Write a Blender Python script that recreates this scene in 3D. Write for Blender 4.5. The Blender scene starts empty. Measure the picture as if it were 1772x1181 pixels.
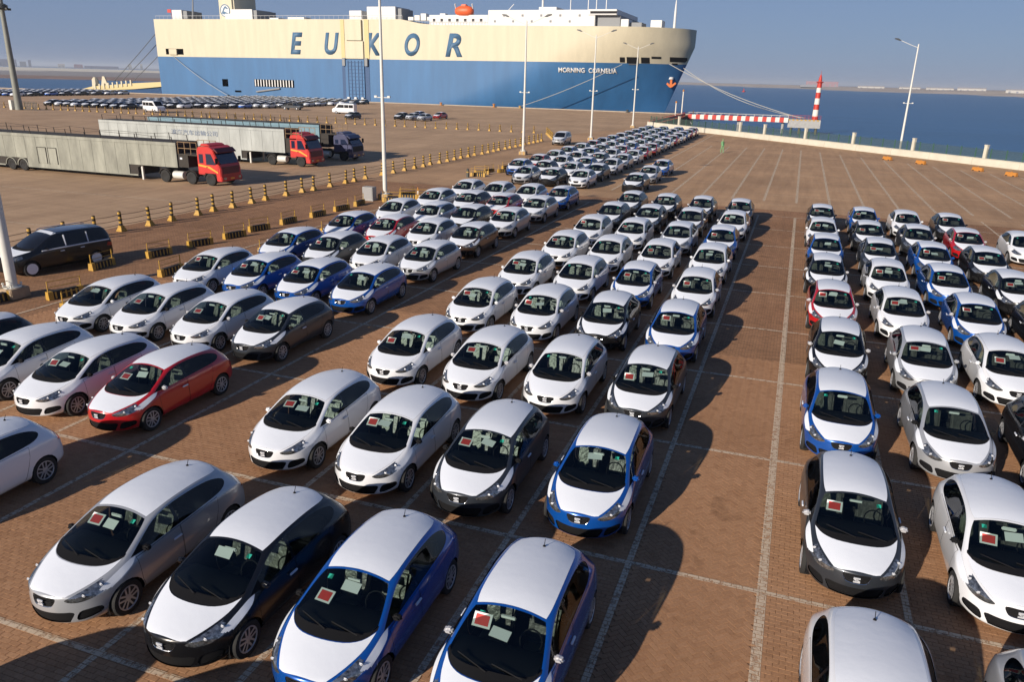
import bpy, bmesh, math, random
import numpy as np
from mathutils import Vector, Matrix
random.seed(7)
rad = math.radians
sc = bpy.context.scene
COL = sc.collection

# ---------------------------------------------------------------- camera, sky, sun, exposure
CF, CPIT, CROLL, CYAW, CH = 1339.65, .3289, .0251, .339, 8.818
_cy, _sy, _cp, _sp = math.cos(CYAW), math.sin(CYAW), math.cos(CPIT), math.sin(CPIT)
FWD = Vector((-_sy*_cp, _cy*_cp, -_sp))
_R0 = Vector((_cy, _sy, 0)); _U0 = _R0.cross(FWD)
RGT = _R0*math.cos(CROLL) + _U0*math.sin(CROLL)
UPV = -_R0*math.sin(CROLL) + _U0*math.cos(CROLL)
cam = bpy.data.objects.new('camera', bpy.data.cameras.new('camera'))
COL.objects.link(cam)
M = Matrix((RGT, UPV, -FWD)).transposed().to_4x4()
M.translation = (0, 0, CH)
cam.matrix_world = M
cam.data.sensor_width = 36
cam.data.lens = CF/1772*36
cam.data.clip_start = .1
cam.data.clip_end = 40000
sc.camera = cam

SUN_TO = Vector((-1.06, -2.55, 1.02)).normalized()
SUN_EL = math.asin(SUN_TO.z)
SUN_ROT = math.atan2(SUN_TO.x, SUN_TO.y)
world = bpy.data.worlds.new('World'); sc.world = world
world.use_nodes = True
wn = world.node_tree
bg = wn.nodes['Background']
sky = wn.nodes.new('ShaderNodeTexSky')
sky.sky_type = 'NISHITA'; sky.sun_disc = False
sky.sun_elevation = SUN_EL; sky.sun_rotation = SUN_ROT
sky.altitude = 0; sky.air_density = 1.0; sky.dust_density = .3; sky.ozone_density = 6.0
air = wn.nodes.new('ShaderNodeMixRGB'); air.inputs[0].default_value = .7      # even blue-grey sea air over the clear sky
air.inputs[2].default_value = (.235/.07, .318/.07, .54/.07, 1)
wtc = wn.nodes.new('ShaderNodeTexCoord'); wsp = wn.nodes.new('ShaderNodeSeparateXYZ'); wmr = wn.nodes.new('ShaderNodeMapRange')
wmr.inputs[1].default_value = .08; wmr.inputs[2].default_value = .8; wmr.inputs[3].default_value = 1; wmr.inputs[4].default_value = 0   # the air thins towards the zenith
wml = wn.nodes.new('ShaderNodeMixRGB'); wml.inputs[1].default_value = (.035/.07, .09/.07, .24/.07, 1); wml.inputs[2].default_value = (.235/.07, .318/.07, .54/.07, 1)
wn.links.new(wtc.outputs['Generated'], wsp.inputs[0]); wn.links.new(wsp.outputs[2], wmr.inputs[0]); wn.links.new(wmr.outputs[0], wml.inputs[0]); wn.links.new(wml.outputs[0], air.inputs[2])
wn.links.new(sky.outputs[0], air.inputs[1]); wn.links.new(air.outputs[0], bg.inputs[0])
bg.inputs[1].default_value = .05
sl = bpy.data.lights.new('sun', 'SUN'); sl.energy = 5.0; sl.angle = rad(.55); sl.color = (1, .89, .76)
sun = bpy.data.objects.new('sun', sl); COL.objects.link(sun)
sun.rotation_euler = SUN_TO.to_track_quat('Z', 'Y').to_euler()
sun.location = (-30, -60, 40)
sc.view_settings.view_transform = 'Standard'; sc.view_settings.look = 'None'
sc.view_settings.gamma = 1; sc.view_settings.use_curve_mapping = False
sc.view_settings.exposure = 0.36
sc.cycles.max_bounces = 8; sc.cycles.diffuse_bounces = 2; sc.cycles.transparent_max_bounces = 12

# ---------------------------------------------------------------- materials
def mat(name, col, rough=.6, metal=0., coat=0., noise=0., nscale=3., dark=.6, bump=0., bscale=40., twoside=False, spec=.5, streak=None):
    m = bpy.data.materials.new(name); m.use_nodes = True
    nt = m.node_tree; N = nt.nodes; L = nt.links
    b = N['Principled BSDF']
    b.inputs['Base Color'].default_value = (*col, 1)
    b.inputs['Roughness'].default_value = rough
    b.inputs['Metallic'].default_value = metal
    b.inputs['Coat Weight'].default_value = coat
    b.inputs['Coat Roughness'].default_value = .04
    b.inputs['Specular IOR Level'].default_value = spec
    if noise or bump:
        tc = N.new('ShaderNodeTexCoord')
        src = tc.outputs['Object']
        if streak:
            mp = N.new('ShaderNodeMapping'); mp.inputs['Scale'].default_value = streak
            L.new(src, mp.inputs[0]); src = mp.outputs[0]
    if noise:
        t = N.new('ShaderNodeTexNoise'); t.inputs['Scale'].default_value = nscale; t.inputs['Detail'].default_value = 6
        t.inputs['Roughness'].default_value = .65
        L.new(src, t.inputs['Vector'])
        r = N.new('ShaderNodeValToRGB'); r.color_ramp.elements[0].position = .35; r.color_ramp.elements[1].position = .68
        r.color_ramp.elements[0].color = (*[c*dark for c in col], 1); r.color_ramp.elements[1].color = (*col, 1)
        mx = N.new('ShaderNodeMixRGB'); mx.inputs[0].default_value = noise
        mx.inputs[1].default_value = (*col, 1)
        L.new(t.outputs[0], r.inputs[0]); L.new(r.outputs[0], mx.inputs[2]); L.new(mx.outputs[0], b.inputs['Base Color'])
    if bump:
        t2 = N.new('ShaderNodeTexNoise'); t2.inputs['Scale'].default_value = bscale; t2.inputs['Detail'].default_value = 4
        L.new(src, t2.inputs['Vector'])
        bp = N.new('ShaderNodeBump'); bp.inputs['Strength'].default_value = bump; bp.inputs['Distance'].default_value = .02
        L.new(t2.outputs[0], bp.inputs['Height']); L.new(bp.outputs[0], b.inputs['Normal'])
    if twoside:
        out = N['Material Output']; g = N.new('ShaderNodeNewGeometry'); d = N.new('ShaderNodeBsdfDiffuse')
        d.inputs[0].default_value = (.012, .012, .013, 1)
        ms = N.new('ShaderNodeMixShader')
        L.new(g.outputs['Backfacing'], ms.inputs[0]); L.new(b.outputs[0], ms.inputs[1]); L.new(d.outputs[0], ms.inputs[2])
        L.new(ms.outputs[0], out.inputs[0])
    return m

def glass_mat(name, tint, refl=1.0):
    m = bpy.data.materials.new(name); m.use_nodes = True
    nt = m.node_tree; N = nt.nodes; L = nt.links
    N.remove(N['Principled BSDF'])
    tr = N.new('ShaderNodeBsdfTransparent'); tr.inputs[0].default_value = (*tint, 1)
    gl = N.new('ShaderNodeBsdfGlossy'); gl.inputs['Roughness'].default_value = .02
    fr = N.new('ShaderNodeFresnel')
    ge = N.new('ShaderNodeNewGeometry'); mr = N.new('ShaderNodeMapRange')      # thin pane: the same index from either face
    mr.inputs[3].default_value = 1.5; mr.inputs[4].default_value = 1/1.5
    L.new(ge.outputs['Backfacing'], mr.inputs[0]); L.new(mr.outputs[0], fr.inputs[0])
    ms = N.new('ShaderNodeMixShader')
    L.new(fr.outputs[0], ms.inputs[0]); L.new(tr.outputs[0], ms.inputs[1]); L.new(gl.outputs[0], ms.inputs[2])
    L.new(ms.outputs[0], N['Material Output'].inputs[0])
    return m

PAINT = {
 'white': mat('white_paint', (.71, .725, .755), .22, 0, 1, twoside=True),
 'silver': mat('silver_paint', (.40, .415, .44), .32, .35, 1, twoside=True),
 'black': mat('black_paint', (.006, .006, .007), .25, 0, .35, twoside=True),
 'dark grey': mat('dark_grey_paint', (.034, .040, .050), .35, .4, .5, twoside=True),
 'blue': mat('blue_paint', (.004, .078, .36), .25, .3, 1, twoside=True),
 'red': mat('red_paint', (.42, .008, .012), .28, .1, 1, twoside=True),
 'brown': mat('brown_paint', (.06, .035, .025), .28, .3, 1, twoside=True),
}
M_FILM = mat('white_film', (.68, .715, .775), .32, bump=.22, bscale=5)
M_PLASTIC = mat('black_plastic', (.006, .006, .007), .75, spec=.2)
M_BADGE = mat('bright_badge', (.62, .64, .68), .25, .3)
M_GLOSSBLK = mat('gloss_black', (.006, .006, .007), .15)
M_RUBBER = mat('tyre_rubber', (.016, .016, .016), .85)
M_RIM = mat('alloy', (.42, .43, .46), .35, .45)
M_CHROME = mat('chrome', (.75, .76, .78), .12, 1)
M_LAMP = mat('lamp_glass', (.50, .52, .54), .10, .8, 1, noise=.95, nscale=16, dark=.05)
M_TAIL = mat('tail_lamp_red', (.3, .005, .008), .15, 0, 1)
M_SEAT = mat('seat_fabric', (.02, .02, .022), .8)
M_SEATCOVER = mat('seat_cover', (.085, .085, .075), .35, noise=1.0, nscale=3, dark=.35, bump=.5, bscale=12)
M_PAPER = mat('white_paper', (.72, .76, .74), .7)
M_NOTICE = mat('red_notice', (.62, .05, .04), .6, noise=.4, nscale=30, dark=.7)
M_STICKER = mat('green_sticker', (.02, .35, .25), .6)
M_GLASS = glass_mat('windscreen_glass', (.54, .61, .59))
M_SGLASS = glass_mat('side_glass', (.55, .66, .60))
M_PRIV = glass_mat('dark_rear_glass', (.10, .12, .13))

# ---------------------------------------------------------------- mesh helpers
class MB:
    """collects shapes in one bmesh"""
    def __init__(s): s.bm = bmesh.new()
    def box(s, x0, x1, y0, y1, z0, z1, rot=None):
        vs = [s.bm.verts.new(p) for p in ((x0,y0,z0),(x1,y0,z0),(x1,y1,z0),(x0,y1,z0),(x0,y0,z1),(x1,y0,z1),(x1,y1,z1),(x0,y1,z1))]
        for f in ((3,2,1,0),(4,5,6,7),(0,1,5,4),(1,2,6,5),(2,3,7,6),(3,0,4,7)): s.bm.faces.new([vs[i] for i in f])
        if rot is not None:
            for v in vs: v.co = rot @ v.co
        return s
    def prism(s, poly, a0, a1, axis='y'):
        def P(p, a):
            return {'y': (p[0], a, p[1]), 'x': (a, p[0], p[1]), 'z': (p[0], p[1], a)}[axis]
        A = [s.bm.verts.new(P(p, a0)) for p in poly]; B = [s.bm.verts.new(P(p, a1)) for p in poly]
        n = len(poly)
        fs = [s.bm.faces.new(A), s.bm.faces.new(B[::-1])]
        for i in range(n): fs.append(s.bm.faces.new((A[i], B[i], B[(i+1) % n], A[(i+1) % n])))
        return s
    def tube(s, pts, r, n=6, r2=None, cap=True):
        pts = [Vector(p) for p in pts]; rings = []
        for i, p in enumerate(pts):
            d = (pts[min(i+1, len(pts)-1)] - pts[max(i-1, 0)]).normalized()
            a = d.cross(Vector((0, 0, 1)))
            if a.length < 1e-3: a = Vector((1, 0, 0))
            a.normalize(); b = d.cross(a)
            rr = r if r2 is None else r + (r2-r)*i/(len(pts)-1)
            rings.append([s.bm.verts.new(p + a*rr*math.cos(2*math.pi*k/n) + b*rr*math.sin(2*math.pi*k/n)) for k in range(n)])
        for i in range(len(rings)-1):
            for k in range(n):
                s.bm.faces.new((rings[i][k], rings[i+1][k], rings[i+1][(k+1) % n], rings[i][(k+1) % n]))
        if cap:
            s.bm.faces.new(rings[0]); s.bm.faces.new(rings[-1][::-1])
        return s
    def lathe(s, prof, n=20, c=(0,0,0), axis='z', mi=None):
        """prof: (radius, height); axis z or x"""
        rings = []
        for r, h in prof:
            ring = []
            for k in range(n):
                a = 2*math.pi*k/n
                p = (r*math.cos(a), r*math.sin(a), h) if axis == 'z' else (h, r*math.cos(a), r*math.sin(a))
                ring.append(s.bm.verts.new((c[0]+p[0], c[1]+p[1], c[2]+p[2])))
            rings.append(ring)
        for i in range(len(rings)-1):
            for k in range(n):
                f = s.bm.faces.new((rings[i][k], rings[i][(k+1) % n], rings[i+1][(k+1) % n], rings[i+1][k]))
                if mi: f.material_index = mi[i]
        if prof[0][0] > 1e-4: s.bm.faces.new(rings[0][::-1])
        if prof[-1][0] > 1e-4:
            f = s.bm.faces.new(rings[-1])
            if mi: f.material_index = mi[-1]
        return s
    def mesh(s, name, mats, smooth=False, bevel=0, seg=2):
        bmesh.ops.remove_doubles(s.bm, verts=s.bm.verts, dist=1e-5)
        bmesh.ops.recalc_face_normals(s.bm, faces=s.bm.faces)
        if bevel:
            bmesh.ops.bevel(s.bm, geom=[e for e in s.bm.edges if e.is_manifold and e.calc_face_angle(0) > .5], offset=bevel, segments=seg, affect='EDGES', clamp_overlap=True)
        me = bpy.data.meshes.new(name); s.bm.to_mesh(me); s.bm.free()
        for m in (mats if isinstance(mats, (list, tuple)) else [mats]): me.materials.append(m)
        if smooth: smooth_mesh(me)
        return me

def smooth_mesh(me, angle=35):
    me.polygons.foreach_set('use_smooth', [True]*len(me.polygons))
    me.set_sharp_from_angle(angle=rad(angle))

def put(name, me, parent=None, loc=(0,0,0), rotz=0):
    o = bpy.data.objects.new(name, me); COL.objects.link(o)
    o.location = loc; o.rotation_euler = (0, 0, rotz)
    if parent is not None: o.parent = parent
    return o
def thing(name, label, cat, loc=(0,0,0), rotz=0, group=None, me=None):
    o = bpy.data.objects.new(name, me); COL.objects.link(o)
    o.location = loc; o.rotation_euler = (0, 0, rotz)
    o['label'] = label; o['category'] = cat
    if group: o['group'] = group
    return o
def kind(o, k): o['kind'] = k; return o
def copy_tree(o, parent=None):
    c = o.copy(); COL.objects.link(c); c.parent = parent
    for ch in o.children: copy_tree(ch, c)
    return c
def clone(root, loc, rotz=0, label=None, group=None):
    c = copy_tree(root); c.location = loc; c.rotation_euler = (0, 0, rotz)
    if label: c['label'] = label
    if group: c['group'] = group
    return c

# ---------------------------------------------------------------- cars: a cage subdivided to a body, panels cut out of it
#            y    k    T0z   T1(x,dz)  S4(x,z)       S3(x,z)      S2(x,z)     S1(x,z)      S0(x,z)
HATCH = [
 (0.03, .62, .735, .33, .02, (.58, .690), (.66, .600), (.68, .47), (.67, .33), (.58, .20)),
 (0.22, .52, .815, .36, .02, (.67, .755), (.76, .655), (.80, .50), (.79, .34), (.72, .175)),
 (0.55, .34, .920, .40, .02, (.735, .840), (.85, .720), (.89, .56), (.88, .36), (.80, .175)),
 (0.90, .14, 1.025, .42, .03, (.755, .925), (.875, .810), (.90, .60), (.89, .36), (.80, .18)),
 (1.30, .05, 1.205, .38, .03, (.705, 1.085), (.85, .895), (.895, .60), (.88, .36), (.80, .19)),
 (1.80, .02, 1.405, .34, .02, (.635, 1.315), (.835, .925), (.89, .60), (.88, .36), (.80, .19)),
 (2.30, 0., 1.468, .33, .02, (.625, 1.385), (.835, .95), (.89, .61), (.88, .36), (.80, .19)),
 (2.85, 0., 1.462, .33, .02, (.615, 1.380), (.84, .97), (.89, .62), (.88, .36), (.80, .19)),
 (3.35, -.05, 1.425, .32, .02, (.595, 1.340), (.855, .985), (.90, .66), (.89, .37), (.80, .20)),
 (3.78, -.16, 1.360, .31, .03, (.57, 1.245), (.83, .99), (.895, .70), (.88, .40), (.80, .22)),
 (4.08, -.22, 1.10, .31, .03, (.57, 1.03), (.78, .93), (.85, .69), (.84, .43), (.76, .26)),
 (4.27, -.22, .86, .31, .03, (.60, .82), (.71, .74), (.76, .60), (.76, .45), (.69, .32)),
]
def cage_mesh(st, level):
    bm = bmesh.new(); rings = []
    for y, k, t0, t1x, t1d, s4, s3, s2, s1, s0 in st:
        half = [(0, s0[1]-.01), (s0[0]*.5, s0[1]-.01), s0, s1, s2, s3, s4, (t1x, t0-t1d), (0, t0)]
        ring = [(x, z) for x, z in half] + [(-x, z) for x, z in half[-2:0:-1]]
        rings.append([bm.verts.new((x, y + k*x*x, z)) for x, z in ring])
    n = 16
    for a, b in zip(rings, rings[1:]):
        for i in range(n): bm.faces.new((a[i], a[(i+1) % n], b[(i+1) % n], b[i]))
    for ring, sgn, s in ((rings[0], -1, st[0]), (rings[-1], 1, st[-1])):
        G = [[None]*5 for _ in range(5)]           # [row][col]
        G[0] = [ring[14], ring[15], ring[0], ring[1], ring[2]]
        G[4] = [ring[10], ring[9], ring[8], ring[7], ring[6]]
        for r in (1, 2, 3):
            R, L = ring[2+r], ring[14-r]
            G[r][0], G[r][4] = L, R
            for c, fx in ((1, -.5), (2, 0), (3, .5)):
                x = R.co.x*fx
                y = s[0] + s[1]*x*x + sgn*(.045 if r == 2 else .03)
                G[r][c] = bm.verts.new((x, y, R.co.z))
        for r in range(4):
            for c in range(4): bm.faces.new((G[r][c], G[r][c+1], G[r+1][c+1], G[r+1][c]))
    cl = bm.edges.layers.float.new('crease_edge')
    for j, ring in enumerate(rings):
        for idx, c in ((6, .40 if j < 3 else .72), (10, .40 if j < 3 else .72), (5, .50), (11, .50), (3, .40), (13, .40)):
            if j+1 < len(rings):
                e = bm.edges.get((ring[idx], rings[j+1][idx]))
                if e: e[cl] = c
    for a, b in ((6, 7), (7, 8), (8, 9), (9, 10)):
        for ring, c in ((rings[0], .35), (rings[-3], .45)):
            e = bm.edges.get((ring[a], ring[b]))
            if e: e[cl] = c
    bmesh.ops.recalc_face_normals(bm, faces=bm.faces)
    me = bpy.data.meshes.new('cage'); bm.to_mesh(me); bm.free()
    o = bpy.data.objects.new('cage', me); COL.objects.link(o)
    md = o.modifiers.new('s', 'SUBSURF'); md.levels = level; md.render_levels = level
    dg = bpy.context.evaluated_depsgraph_get()
    out = bpy.data.meshes.new_from_object(o.evaluated_get(dg))
    bpy.data.objects.remove(o); bpy.data.meshes.remove(me)
    return out

AX = {'x': (1, 2), 'y': (0, 2), 'z': (0, 1)}
def inside(p, poly):
    c = False; j = len(poly)-1
    for i in range(len(poly)):
        (xi, yi), (xj, yj) = poly[i], poly[j]
        if (yi > p[1]) != (yj > p[1]) and p[0] < (xj-xi)*(p[1]-yi)/(yj-yi)+xi: c = not c
        j = i
    return c
def spline(pts, n=4):
    """closed Catmull-Rom through pts; a point given as (x, y, 1) stays a corner"""
    P = [(p[0], p[1]) for p in pts]; corner = [len(p) > 2 for p in pts]; out = []; N = len(P)
    for i in range(N):
        p1, p2 = P[i], P[(i+1) % N]
        p0 = P[i-1] if not corner[i] else p1
        p3 = P[(i+2) % N] if not corner[(i+1) % N] else p2
        for k in range(n):
            t = k/n
            out.append(tuple(.5*(2*p1[d] + (p2[d]-p0[d])*t + (2*p0[d]-5*p1[d]+4*p2[d]-p3[d])*t*t + (3*p1[d]-p0[d]-3*p2[d]+p3[d])*t**3) for d in (0, 1)))
    return out
def cut(bm, poly, axis, pred):
    a, b = AX[axis]
    bx = (min(p[0] for p in poly)-.06, max(p[0] for p in poly)+.06, min(p[1] for p in poly)-.06, max(p[1] for p in poly)+.06)
    cand = set()
    for f in bm.faces:
        c = f.calc_center_median()
        if bx[0] < c[a] < bx[1] and bx[2] < c[b] < bx[3] and pred(c): cand.add(f)
    for i in range(len(poly)):
        p, q = poly[i], poly[(i+1) % len(poly)]
        d = (q[0]-p[0], q[1]-p[1]); l = math.hypot(*d)
        if l < 1e-5: continue
        no = [0, 0, 0]; no[a], no[b] = d[1]/l, -d[0]/l
        co = [0, 0, 0]; co[a], co[b] = p
        lo = (min(p[0], q[0])-.004, min(p[1], q[1])-.004); hi = (max(p[0], q[0])+.004, max(p[1], q[1])+.004)
        fs = []
        for f in cand:
            xs = [v.co[a] for v in f.verts]
            if max(xs) < lo[0] or min(xs) > hi[0]: continue
            zs = [v.co[b] for v in f.verts]
            if max(zs) < lo[1] or min(zs) > hi[1]: continue
            fs.append(f)
        if not fs: continue
        geom = set(fs)
        for f in fs: geom.update(f.edges); geom.update(f.verts)
        r = bmesh.ops.bisect_plane(bm, geom=list(geom), dist=1e-5, plane_co=co, plane_no=no)
        cand.update(g for g in r['geom'] if isinstance(g, bmesh.types.BMFace))
    cand = [f for f in cand if f.is_valid]
    return [f for f in cand if inside(((c := f.calc_center_median())[a], c[b]), poly)]
def take(bm, faces, name, mats, offset=0., drop=True):
    """lift faces out of the body into a mesh of their own, moved along the normals"""
    bm.normal_update()
    nb = bmesh.new(); mp = {}
    for f in faces:
        vs = []
        for v in f.verts:
            if v not in mp: mp[v] = nb.verts.new(v.co + v.normal*offset)
            vs.append(mp[v])
        try: nb.faces.new(vs)
        except ValueError: pass
    me = bpy.data.meshes.new(name); nb.to_mesh(me); nb.free()
    for m in (mats if isinstance(mats, list) else [mats]): me.materials.append(m)
    smooth_mesh(me, 60)
    if drop: bmesh.ops.delete(bm, geom=faces, context='FACES')
    return me
def mir(poly): return [(-x, y) for x, y in poly]

def slot_obj(o, m):
    for s in o.material_slots:
        s.link = 'OBJECT'; s.material = m
        break

def wheel_meshes(R=.315, W=.205, seg=24, spokes=5):
    t = MB(); h = W/2
    t.lathe([(R*.66, -h*.8), (R*.80, -h*.98), (R*.95, -h*.9), (R, -h*.62), (R, h*.62), (R*.95, h*.9), (R*.80, h*.98), (R*.66, h*.8)], seg, axis='x')
    tyre = t.mesh('wheel', M_RUBBER, True)
    r = MB()
    r.lathe([(R*.69, h*.55), (R*.69, h*.92), (R*.64, h*.95), (R*.60, h*.75), (R*.58, h*.2), (0.0, h*.1)], seg, axis='x', mi=[0, 0, 0, 0, 1])
    for k in range(spokes):
        a = 2*math.pi*k/spokes
        rot = Matrix.Rotation(a, 3, 'X')
        for dy in (-.028, .028):
            poly = [(dy-.016, .04), (dy+.016, .04), (dy*1.7+.016, R*.64), (dy*1.7-.016, R*.64)]
            n0 = len(r.bm.verts)
            r.prism(poly, h*.55, h*.86, 'x')
            r.bm.verts.ensure_lookup_table()
            for v in r.bm.verts[n0:]: v.co = rot @ v.co
    r.lathe([(.062, h*.5), (.062, h*.88), (.03, h*.93), (0.0, h*.93)], 12, axis='x')
    rim = r.mesh('rim', [M_RIM, M_GLOSSBLK], False)
    return tyre, rim

def border_tube(me, r, mats, name, n=5):
    """a thin bead round the rim of a panel"""
    bm = bmesh.new(); bm.from_mesh(me)
    nxt = {}
    for e in bm.edges:
        if e.is_boundary:
            nxt.setdefault(e.verts[0], []).append(e.verts[1]); nxt.setdefault(e.verts[1], []).append(e.verts[0])
    if not nxt: bm.free(); return None
    st = next(iter(nxt)); loop = [st]; prev = None; cur = st
    while True:
        c = [v for v in nxt[cur] if v is not prev]
        if not c or c[0] is st or len(loop) > 900: break
        prev, cur = cur, c[0]; loop.append(cur)
    pts = [v.co.copy() for v in loop]; bm.free()
    if len(pts) > 40: pts = pts[::max(1, len(pts)//40)]
    pts.append(pts[0])
    return MB().tube(pts, r, n, cap=False).mesh(name, mats, True)

def rounded(w, d, h, bev, c, mats, name, rot=None):
    m = MB().box(-w/2, w/2, -d/2, d/2, -h/2, h/2)
    if rot is not None:
        for v in m.bm.verts: v.co = rot @ v.co
    for v in m.bm.verts: v.co += Vector(c)
    return m.mesh(name, mats, True, bevel=bev, seg=2)

PAINTED = ('body', 'front_door', 'rear_door', 'mirror')
def build_car(stations, lod, name='hatchback', V=None):
    """V: dict of overrides for other body types"""
    V = V or {}
    sy, sz, sx = V.get('sy', 1), V.get('sz', 1), V.get('sx', 1)
    T = lambda poly, ax: [((p[0]*(sx if ax in 'zy' else sy), p[1]*(sy if ax == 'z' else sz)) + tuple(p[2:])) for p in poly]
    me = cage_mesh(stations, 3 if lod == 0 else 2)
    bm = bmesh.new(); bm.from_mesh(me)
    root = thing(name, 'prototype', 'car')
    GL, SG, PG = (M_GLASS, M_SGLASS, M_PRIV) if not V.get('opaque') else (M_GLOSSBLK, M_GLOSSBLK, M_GLOSSBLK)
    seg = 24 if lod == 0 else 14
    fa, ra, WR = V.get('axles', (.91, 3.49, .315))
    R = lambda c: c.x > .3
    Lf = lambda c: c.x < -.3
    todo = []
    # wheel arches
    for ay in (fa, ra):
        circ = [(ay+(WR+.035)*math.cos(2*math.pi*k/20), WR+.005+(WR+.035)*math.sin(2*math.pi*k/20)) for k in range(20)]
        for pred in (lambda c: c.x > .5, lambda c: c.x < -.5):
            bmesh.ops.delete(bm, geom=cut(bm, circ, 'x', pred), context='FACES')
    # side glass and doors
    if 'panes' not in V:
        dlo = spline([(1.13, .935, 1), (1.45, 1.095), (1.80, 1.255), (2.2, 1.335), (2.7, 1.345), (3.2, 1.305), (3.52, 1.215), (3.60, 1.13), (3.40, 1.055), (2.9, 1.015), (2.0, .97)], 3)
        panes = [(dlo, [1.40, 2.2, 2.27], [('mirror_triangle', M_PLASTIC), ('front_window', SG), ('pillar_trim', M_GLOSSBLK), ('rear_window', PG)])]
    else: panes = V['panes']
    for pred, s in ((R, 1), (Lf, -1)):
        for poly, ys, names in panes:
            for yy in ys: cut(bm, [(yy, 0), (yy, 2.5), (yy+.0002, 2.5)], 'x', lambda c: pred(c) and c.z > .8*sz)
            fs = cut(bm, poly, 'x', pred)
            for k, (nm, mt) in enumerate(names):
                lo = ys[k-1] if k else -9; hi = ys[k] if k < len(ys) else 99
                sub = [f for f in fs if f.is_valid and lo <= f.calc_center_median().y < hi]
                if sub: todo.append((nm, take(bm, sub, nm, mt, -.006)))
        if lod == 0 and 'doors' not in V:
            for nm, poly in (('front_door', [(1.21, .915), (2.232, .96), (2.232, .27), (1.30, .27), (1.23, .5)]),
                             ('rear_door', [(2.24, .96), (3.22, 1.005), (3.19, .80), (3.10, .56), (2.98, .27), (2.24, .27)])):
                cx = sum(p[0] for p in poly)/len(poly); cz = sum(p[1] for p in poly)/len(poly)
                fo = cut(bm, poly, 'x', pred)
                inner = [(p[0]+(.008 if p[0] < cx else -.008), p[1]+(.008 if p[1] < cz else -.008)) for p in poly]
                fi = cut(bm, inner, 'x', pred)
                todo.append((nm, take(bm, fi, nm, PAINT['white'], 0)))
                fo = [f for f in bm.faces if pred(c := f.calc_center_median()) and inside((c.y, c.z), poly)]
                todo.append(('door_seal', take(bm, fo, 'door_seal', M_PLASTIC, -.004)))
    # windscreen, cowl, films
    up = lambda c: c.z > .6*sz
    def sym(half): return spline(half + [(-p[0],) + tuple(p[1:]) for p in half[::-1] if p[0] > 1e-6], 3)
    ws = V.get('ws') or T(sym([(0, .84), (.35, .875), (.60, .985), (.695, 1.10, 1), (.655, 1.35), (.60, 1.60), (.55, 1.745, 1), (.3, 1.765), (0, 1.77)]), 'z')
    todo.append(('windscreen', take(bm, cut(bm, ws, 'z', up), 'windscreen', GL, -.004)))
    cw = V.get('cowl') or T(sym([(0, .665), (.35, .72), (.58, .86), (.712, 1.07, 1), (.705, 1.13, 1), (0, 1.05)]), 'z')
    todo.append(('cowl', take(bm, cut(bm, cw, 'z', up), 'cowl', M_PLASTIC, -.004)))
    if V.get('film', True):
        hd = V.get('hood') or T(sym([(0, .085), (.25, .10), (.38, .15, 1), (.46, .27), (.575, .50), (.665, .76), (.705, 1.035, 1), (.57, .84), (.34, .70), (0, .65)]), 'z')
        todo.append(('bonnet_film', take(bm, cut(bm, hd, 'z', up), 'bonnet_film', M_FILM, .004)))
        rf = V.get('roof') or T(sym([(0, 1.815), (.3, 1.805), (.54, 1.79, 1), (.57, 2.0), (.575, 2.4), (.56, 2.9), (.53, 3.4), (.47, 3.63, 1), (.25, 3.72), (0, 3.75)]), 'z')
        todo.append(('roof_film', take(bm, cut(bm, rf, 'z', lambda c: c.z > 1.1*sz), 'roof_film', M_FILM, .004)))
        for pl, nm, mt in V.get('extra', []): todo.append((nm, take(bm, cut(bm, pl, 'z', lambda c: c.z > 1.1*sz), nm, mt, .004)))
        if lod == 0 and 'fender' not in V:
            fd = spline([(.715, .50, 1), (.79, .60), (.845, .85), (.85, 1.08), (.80, 1.22, 1), (.785, 1.10), (.765, .85)], 3)
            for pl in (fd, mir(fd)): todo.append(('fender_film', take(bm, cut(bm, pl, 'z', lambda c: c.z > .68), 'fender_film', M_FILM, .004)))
    rg = T([(-.47, 3.87), (.47, 3.87), (.53, 4.05), (-.53, 4.05)], 'z')
    if V.get('reargl', True): todo.append(('tailgate_window', take(bm, cut(bm, rg, 'z', lambda c: c.z > .9*sz), 'tailgate_window', PG, -.004)))
    # lamps and grille, cut in front view
    fr = lambda c: c.y < .62*sy
    hl = V.get('lamp') or spline([(.37, .655), (.46, .71), (.56, .76), (.66, .825), (.735, .862, 1), (.80, .80), (.785, .715), (.71, .64), (.59, .605), (.46, .61)], 3)
    for pl in (hl, mir(hl)): todo.append(('headlight', take(bm, cut(bm, pl, 'y', fr), 'headlight', M_LAMP, .002)))
    gr = V.get('grille') or sym([(0, .695), (.19, .693), (.238, .66), (.20, .575), (.14, .535), (0, .528)])
    gm = take(bm, cut(bm, gr, 'y', fr), 'grille', M_PLASTIC, -.012); todo.append(('grille', gm))
    lowers = V.get('lower')
    if lowers is None:
        lowers = [sym([(0, .445), (.43, .44, 1), (.485, .40), (.40, .24, 1), (0, .232)])]
        fg = spline([(.545, .42), (.66, .455), (.755, .44), (.74, .33), (.51, .265)], 3)
        lowers += [fg, mir(fg)]
    for k, pl in enumerate(lowers):
        nm = 'air_intake' if k == 0 else 'fog_lamp_pocket'
        todo.append((nm, take(bm, cut(bm, pl, 'y', fr), nm, M_PLASTIC, -.02)))
    if lod == 0:
        tl = T([(3.98, .84), (4.22, .80), (4.27, .93), (4.05, 1.0)], 'x')
        for pred in (R, Lf): todo.append(('tail_lamp', take(bm, cut(bm, tl, 'x', lambda c: pred(c) and c.y > 3.9*sy), 'tail_lamp', M_TAIL, .003)))
    body = bpy.data.meshes.new('body'); bm.to_mesh(body); bm.free(); body.materials.append(PAINT['white']); smooth_mesh(body, 60)
    put('body', body, root)
    for nm, m in todo:
        if len(m.polygons): put(nm, m, root)
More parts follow.
